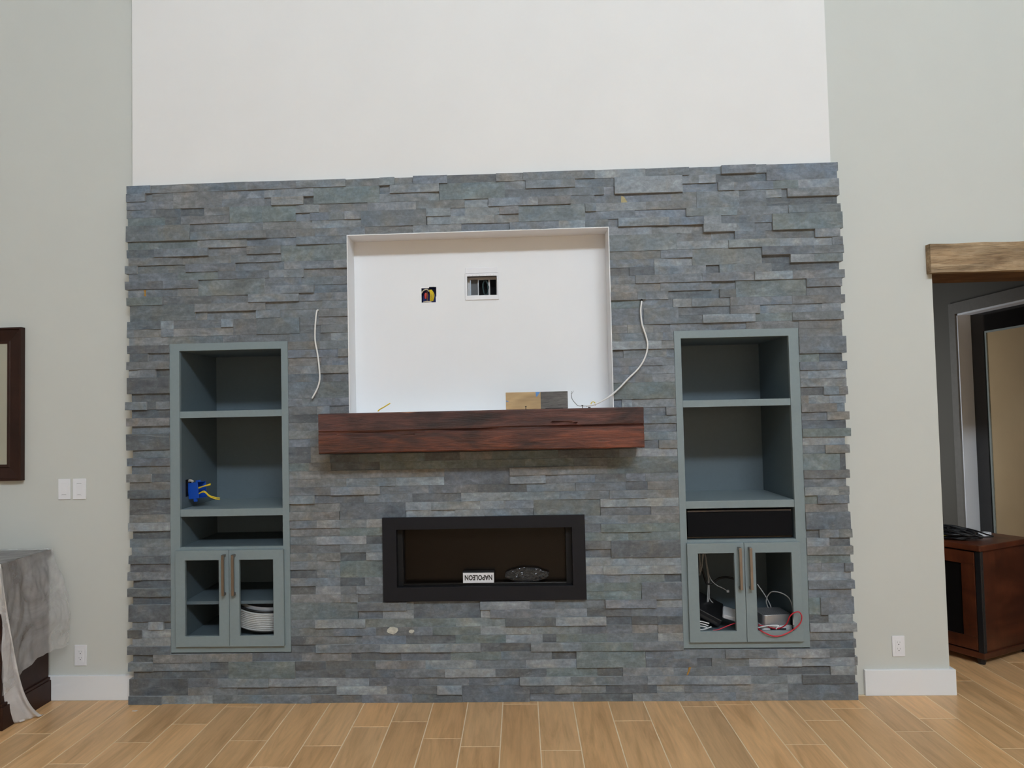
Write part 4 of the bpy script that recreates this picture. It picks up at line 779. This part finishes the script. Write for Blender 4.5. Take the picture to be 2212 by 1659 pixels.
def filmmesh():
    m = MB()
    def grid(fn, nu, nv, mi):
        o = len(m.v)
        for i in range(nu+1):
            for j in range(nv+1): m.v.append(tuple(fn(i/nu, j/nv)))
        for i in range(nu):
            for j in range(nv):
                a = o+i*(nv+1)+j; m.f.append((a, a+1, a+nv+2, a+nv+1)); m.mi.append(mi)
    N3 = lambda a, b, c: noise.noise(Vector((a, b, c)))
    # over the top
    grid(lambda u, v: (DX+.004-u*.98, DY0-.006+(DY1-DY0+.0)*v, DTZ+.004+.006*abs(N3(u*14, v*5, 0))), 60, 30, 0)
    # side fall along the dresser's right side: u from wall to front, v down
    def side(u, v):
        y = DY1-.006-u*(DY1-DY0+.012)
        bot = .185+.30*max(0, 1-u*1.15)**1.0*.0 + .13*(1-u)*.0
        zb = .165 + .115*max(0, math.sin(min(1, (1-u)*1.4)*math.pi*.5))**2
        z = DTZ+.004-(DTZ-zb)*v
        bulge = (.085*math.sin(min(1, v*1.15)*math.pi*.62)**1.3)*max(0, 1-u*1.7)**.8 + .010*v
        wr = .009*N3(u*8+v*3, v*3, 1.7)+.004*N3(u*22, v*7, 4)+.010*abs(N3(u*5-v*4, v*5+u*4, 8))
        return (DX+.004+bulge+wr*min(1, v*6), y+.01*N3(u*4, v*6, 3)*v, z+.006*N3(u*12, v*3, 5)*v)
    grid(side, 60, 70, 0)
    # corner fold falling to the floor
    apex = Vector((DX+.004, DY0-.006, DTZ+.004))
    foot = [fl(96, 1543), fl(82, 1549), fl(62, 1556), fl(30, 1561), fl(0, 1556), fl(-40, 1560), fl(-90, 1556)]
    foot = curve_pts(foot, 6)
    def fold(u, v):
        k = u*(len(foot)-1); i = min(int(k), len(foot)-2); b = foot[i].lerp(foot[i+1], k-i)
        a = apex+Vector((-.28*u**1.5, -.01-.02*u, 0))
        # falls steeply, flares out close to the floor
        w = v**1.15*.62 + .38*v**9
        p_ = Vector((a.x+(b.x-a.x)*w, a.y+(b.y-a.y)*w, a.z+(.004-a.z)*min(1, v*1.02)))
        pl = .022*math.sin(u*17+1.2*math.sin(v*3))*v**.8*(1-.5*v) + .008*N3(u*9, v*7, 2)
        return p_+Vector((pl*.6, -pl, 0))
    grid(fold, 80, 60, 1)
    # front fall
    grid(lambda u, v: (DX-.03-u*.93, DY0-.012-.02*v+.012*N3(u*12, v*3, 9)*v*1.5-.01*math.sin(u*30)*v, DTZ+.004-v*.52), 40, 24, 1)
    return m
o = filmmesh().build('dust_sheet', [FILM, FILM2], smooth=True, loc=(DX, 0, DTZ))
tag(o, 'wrinkled clear plastic dust sheet draped over the dark dresser, trailing to floor', 'plastic sheet')

p_ = fl(291, 1536); m = MB(); m.add([(p_.x-.014, p_.y-.004, .0006), (p_.x+.010, p_.y-.006, .0006), (p_.x+.016, p_.y+.003, .003), (p_.x-.006, p_.y+.002, .0015), (p_.x-.012, p_.y+.006, .0008)], [(0, 1, 2, 3), (0, 3, 4)])
tag(m.build('paper_scrap', PLATE, loc=(p_.x, p_.y, 0)), 'tiny white scrap on floor at the left corner of the slate', 'scrap')
# ================================================================ DOORWAY HEADER
o = MB(); nx = 70; x0, x1 = at(2008, 526, .028).x+.002, 3.42
P = [(.028, 2.083), (.028, 2.118), (.028, 2.155), (.028, 2.19), (.028, 2.226), (.072, 2.226), (.072, 2.19), (.072, DZ+.12-.0), (.072, 2.083)]
m = MB(); n_ = 7; prof = [(.028, 2.080), (.0275, 2.10), (.028, 2.13), (.0275, 2.16), (.028, 2.19), (.0285, 2.224), (.0725, 2.226), (.0725, 2.080)]
for i in range(nx+1):
    x = x0+(x1-x0)*i/nx
    for j, (y, z) in enumerate(prof): m.v.append((x, y+(.0016*noise.noise(Vector((x*9, z*40, 0))) if j < 6 else 0), z+(.0022*noise.noise(Vector((x*7, j, 3))) if j in (0, 5) else 0)))
n_ = len(prof)
for i in range(nx): m.f += [(i*n_+k, (i+1)*n_+k, (i+1)*n_+(k+1) % n_, i*n_+(k+1) % n_) for k in range(n_)]
m.f += [tuple(range(n_)), tuple(nx*n_+k for k in range(n_))[::-1]]; m.mi = [0]*len(m.f)
hd = thing('doorway_header', 'weathered tan wooden header beam across the right doorway', 'beam', (2.8, .05, 2.08))
m.build('front_board', BEAM, hd); MB().box(JX+.001, 3.419, .0735, .40, 2.082, DZ+.119).build('soffit_board', wood('soffit_wood', [(.25, (.10, .05, .02)), (.75, (.22, .12, .055))], rough=.7, spec=.2).m, hd)

# ================================================================ AV STAND IN THE HALL
ex = Vector((.873, .488, 0)).normalized(); ey = Vector((-ex.y, ex.x, 0)); C0 = Vector((2.680, .470, 0))
SZ = fl(2122, 1180, 0).z; 
d_ = ray(2122, 1180); SH = (CAM + d_*((.455-CAM.y)/d_.y)).z
def oriented(m): m.v = [tuple(C0 + ex*v[0] + ey*v[1] + Vector((0, 0, v[2]))) for v in m.v]; return m
t = thing('av_stand', 'cherry wood media stand with smoked glass door in the hall', 'media stand', tuple(C0+ex*.2+ey*.3))
W_, D_ = .47, .60; tb_ = SH
oriented(MB().box(-.012, W_+.012, -.012, D_+.012, tb_-.032, tb_)).build('top', CHERRY, t, bevel=.006)
oriented(MB().box(-.006, W_+.006, -.006, D_+.006, .035, .068)).build('base', CHERRY, t, bevel=.004)
oriented(MB().box(.022, W_, .004, .020, .068, tb_-.032)).build('side_panel', CHERRY, t)
m = MB(); m.box(.022, W_, D_-.02, D_-.004, .068, tb_-.032); m.box(W_-.016, W_, .02, D_-.02, .068, tb_-.032); oriented(m).build('back_panels', CHERRY, t)
for k, (cx_, cy_) in enumerate(((.012, .012), (.012, D_-.012))):
    m = MB()
    m.box(cx_-.013, cx_+.010, cy_-.013, cy_+.013, .068, tb_-.032)
    for q in range(3): m.cyl((cx_-.009+q*.009, cy_-.014 if k == 0 else cy_+.014, (tb_+.036)/2), .0036, tb_-.100, 'z', 8)
    oriented(m).build('corner_post', BLACK, t)
m = MB(); z0, z1 = .074, tb_-.040; y0, y1 = .030, D_-.030
for a, b, c, d in ((y0, y1, z0, z0+.07), (y0, y1, z1-.07, z1), (y0, y0+.075, z0+.07, z1-.07), (y1-.075, y1, z0+.07, z1-.07)): m.box(.000, .018, a, b, c, d)
dr = oriented(m).build('door', CHERRY, t, bevel=.002)
oriented(MB().box(.008, .012, y0+.075, y1-.075, z0+.07, z1-.07)).build('smoked_pane', GLOSSB, dr)
for cx_, cy_ in ((.03, .03), (W_-.03, .03), (.03, D_-.03), (W_-.03, D_-.03)):
    oriented(MB().cyl((cx_, cy_, .0175), .017, .034, 'z', 14, r2=.024)).build('foot', BLACK, t)
# cable pile
t = thing('cable_pile', 'heap of tangled black cables on the cherry media stand', 'cable pile', tuple(C0+ex*.12+ey*.22+Vector((0, 0, SH))))
rr_ = random.Random(9)
for k in range(34):
    c = C0+ex*rr_.uniform(.08, .17)+ey*rr_.uniform(.15, .36); a_, b_ = rr_.uniform(.06, .13), rr_.uniform(.04, .09); rot = rr_.uniform(0, 3.1); h0 = .006+.0021*k
    pts = []
    for q in range(20):
        an = 2*math.pi*q/20; p_ = c+ex*(a_*math.cos(an)*math.cos(rot)-b_*math.sin(an)*math.sin(rot))*.8+ey*(a_*math.cos(an)*math.sin(rot)+b_*math.sin(an)*math.cos(rot))
        pts.append(p_+Vector((0, 0, SH+h0*max(.35, 1-(p_-(C0+ex*.12+ey*.24)).length*3.6)+.004*abs(math.sin(an*2+k))+.0005)))
    MB().tube(pts, .0042, 6, closed=True).build('cable_loop', BLACK, t, smooth=True)
for k, (u_, v_) in enumerate(((.035, .225), (.02, .26))):
    p_ = C0+ex*u_+ey*v_+Vector((0, 0, SH+.028+.004*k)); MB().tube([p_, p_+ex*.045-ey*.02+Vector((0, 0, -.004))], .0075, 8).build('yellow_plug', YEL, t)
t = thing('power_adapter', 'white adapter lying at back right of the media stand top', 'adapter', tuple(C0+ex*.33+ey*.10+Vector((0, 0, SH))))
m = MB(); rbox(m, 0, 0, 0, .13, .045, .022, .012); m.v = [tuple(C0+ex*(.30+v[0])+ey*(.16+v[1]*1.0)+Vector((0, 0, SH+.0005+v[2]))) for v in m.v]; m.build('adapter_body', PLATE, t, bevel=.004)
MB().tube(curve_pts([C0+ex*.24+ey*.16+Vector((0, 0, SH+.012)), C0+ex*.20+ey*.13+Vector((0, 0, SH+.018)), C0+ex*.14+ey*.12+Vector((0, 0, SH+.014))]), .004, 6).build('adapter_cord', BLACK, t)
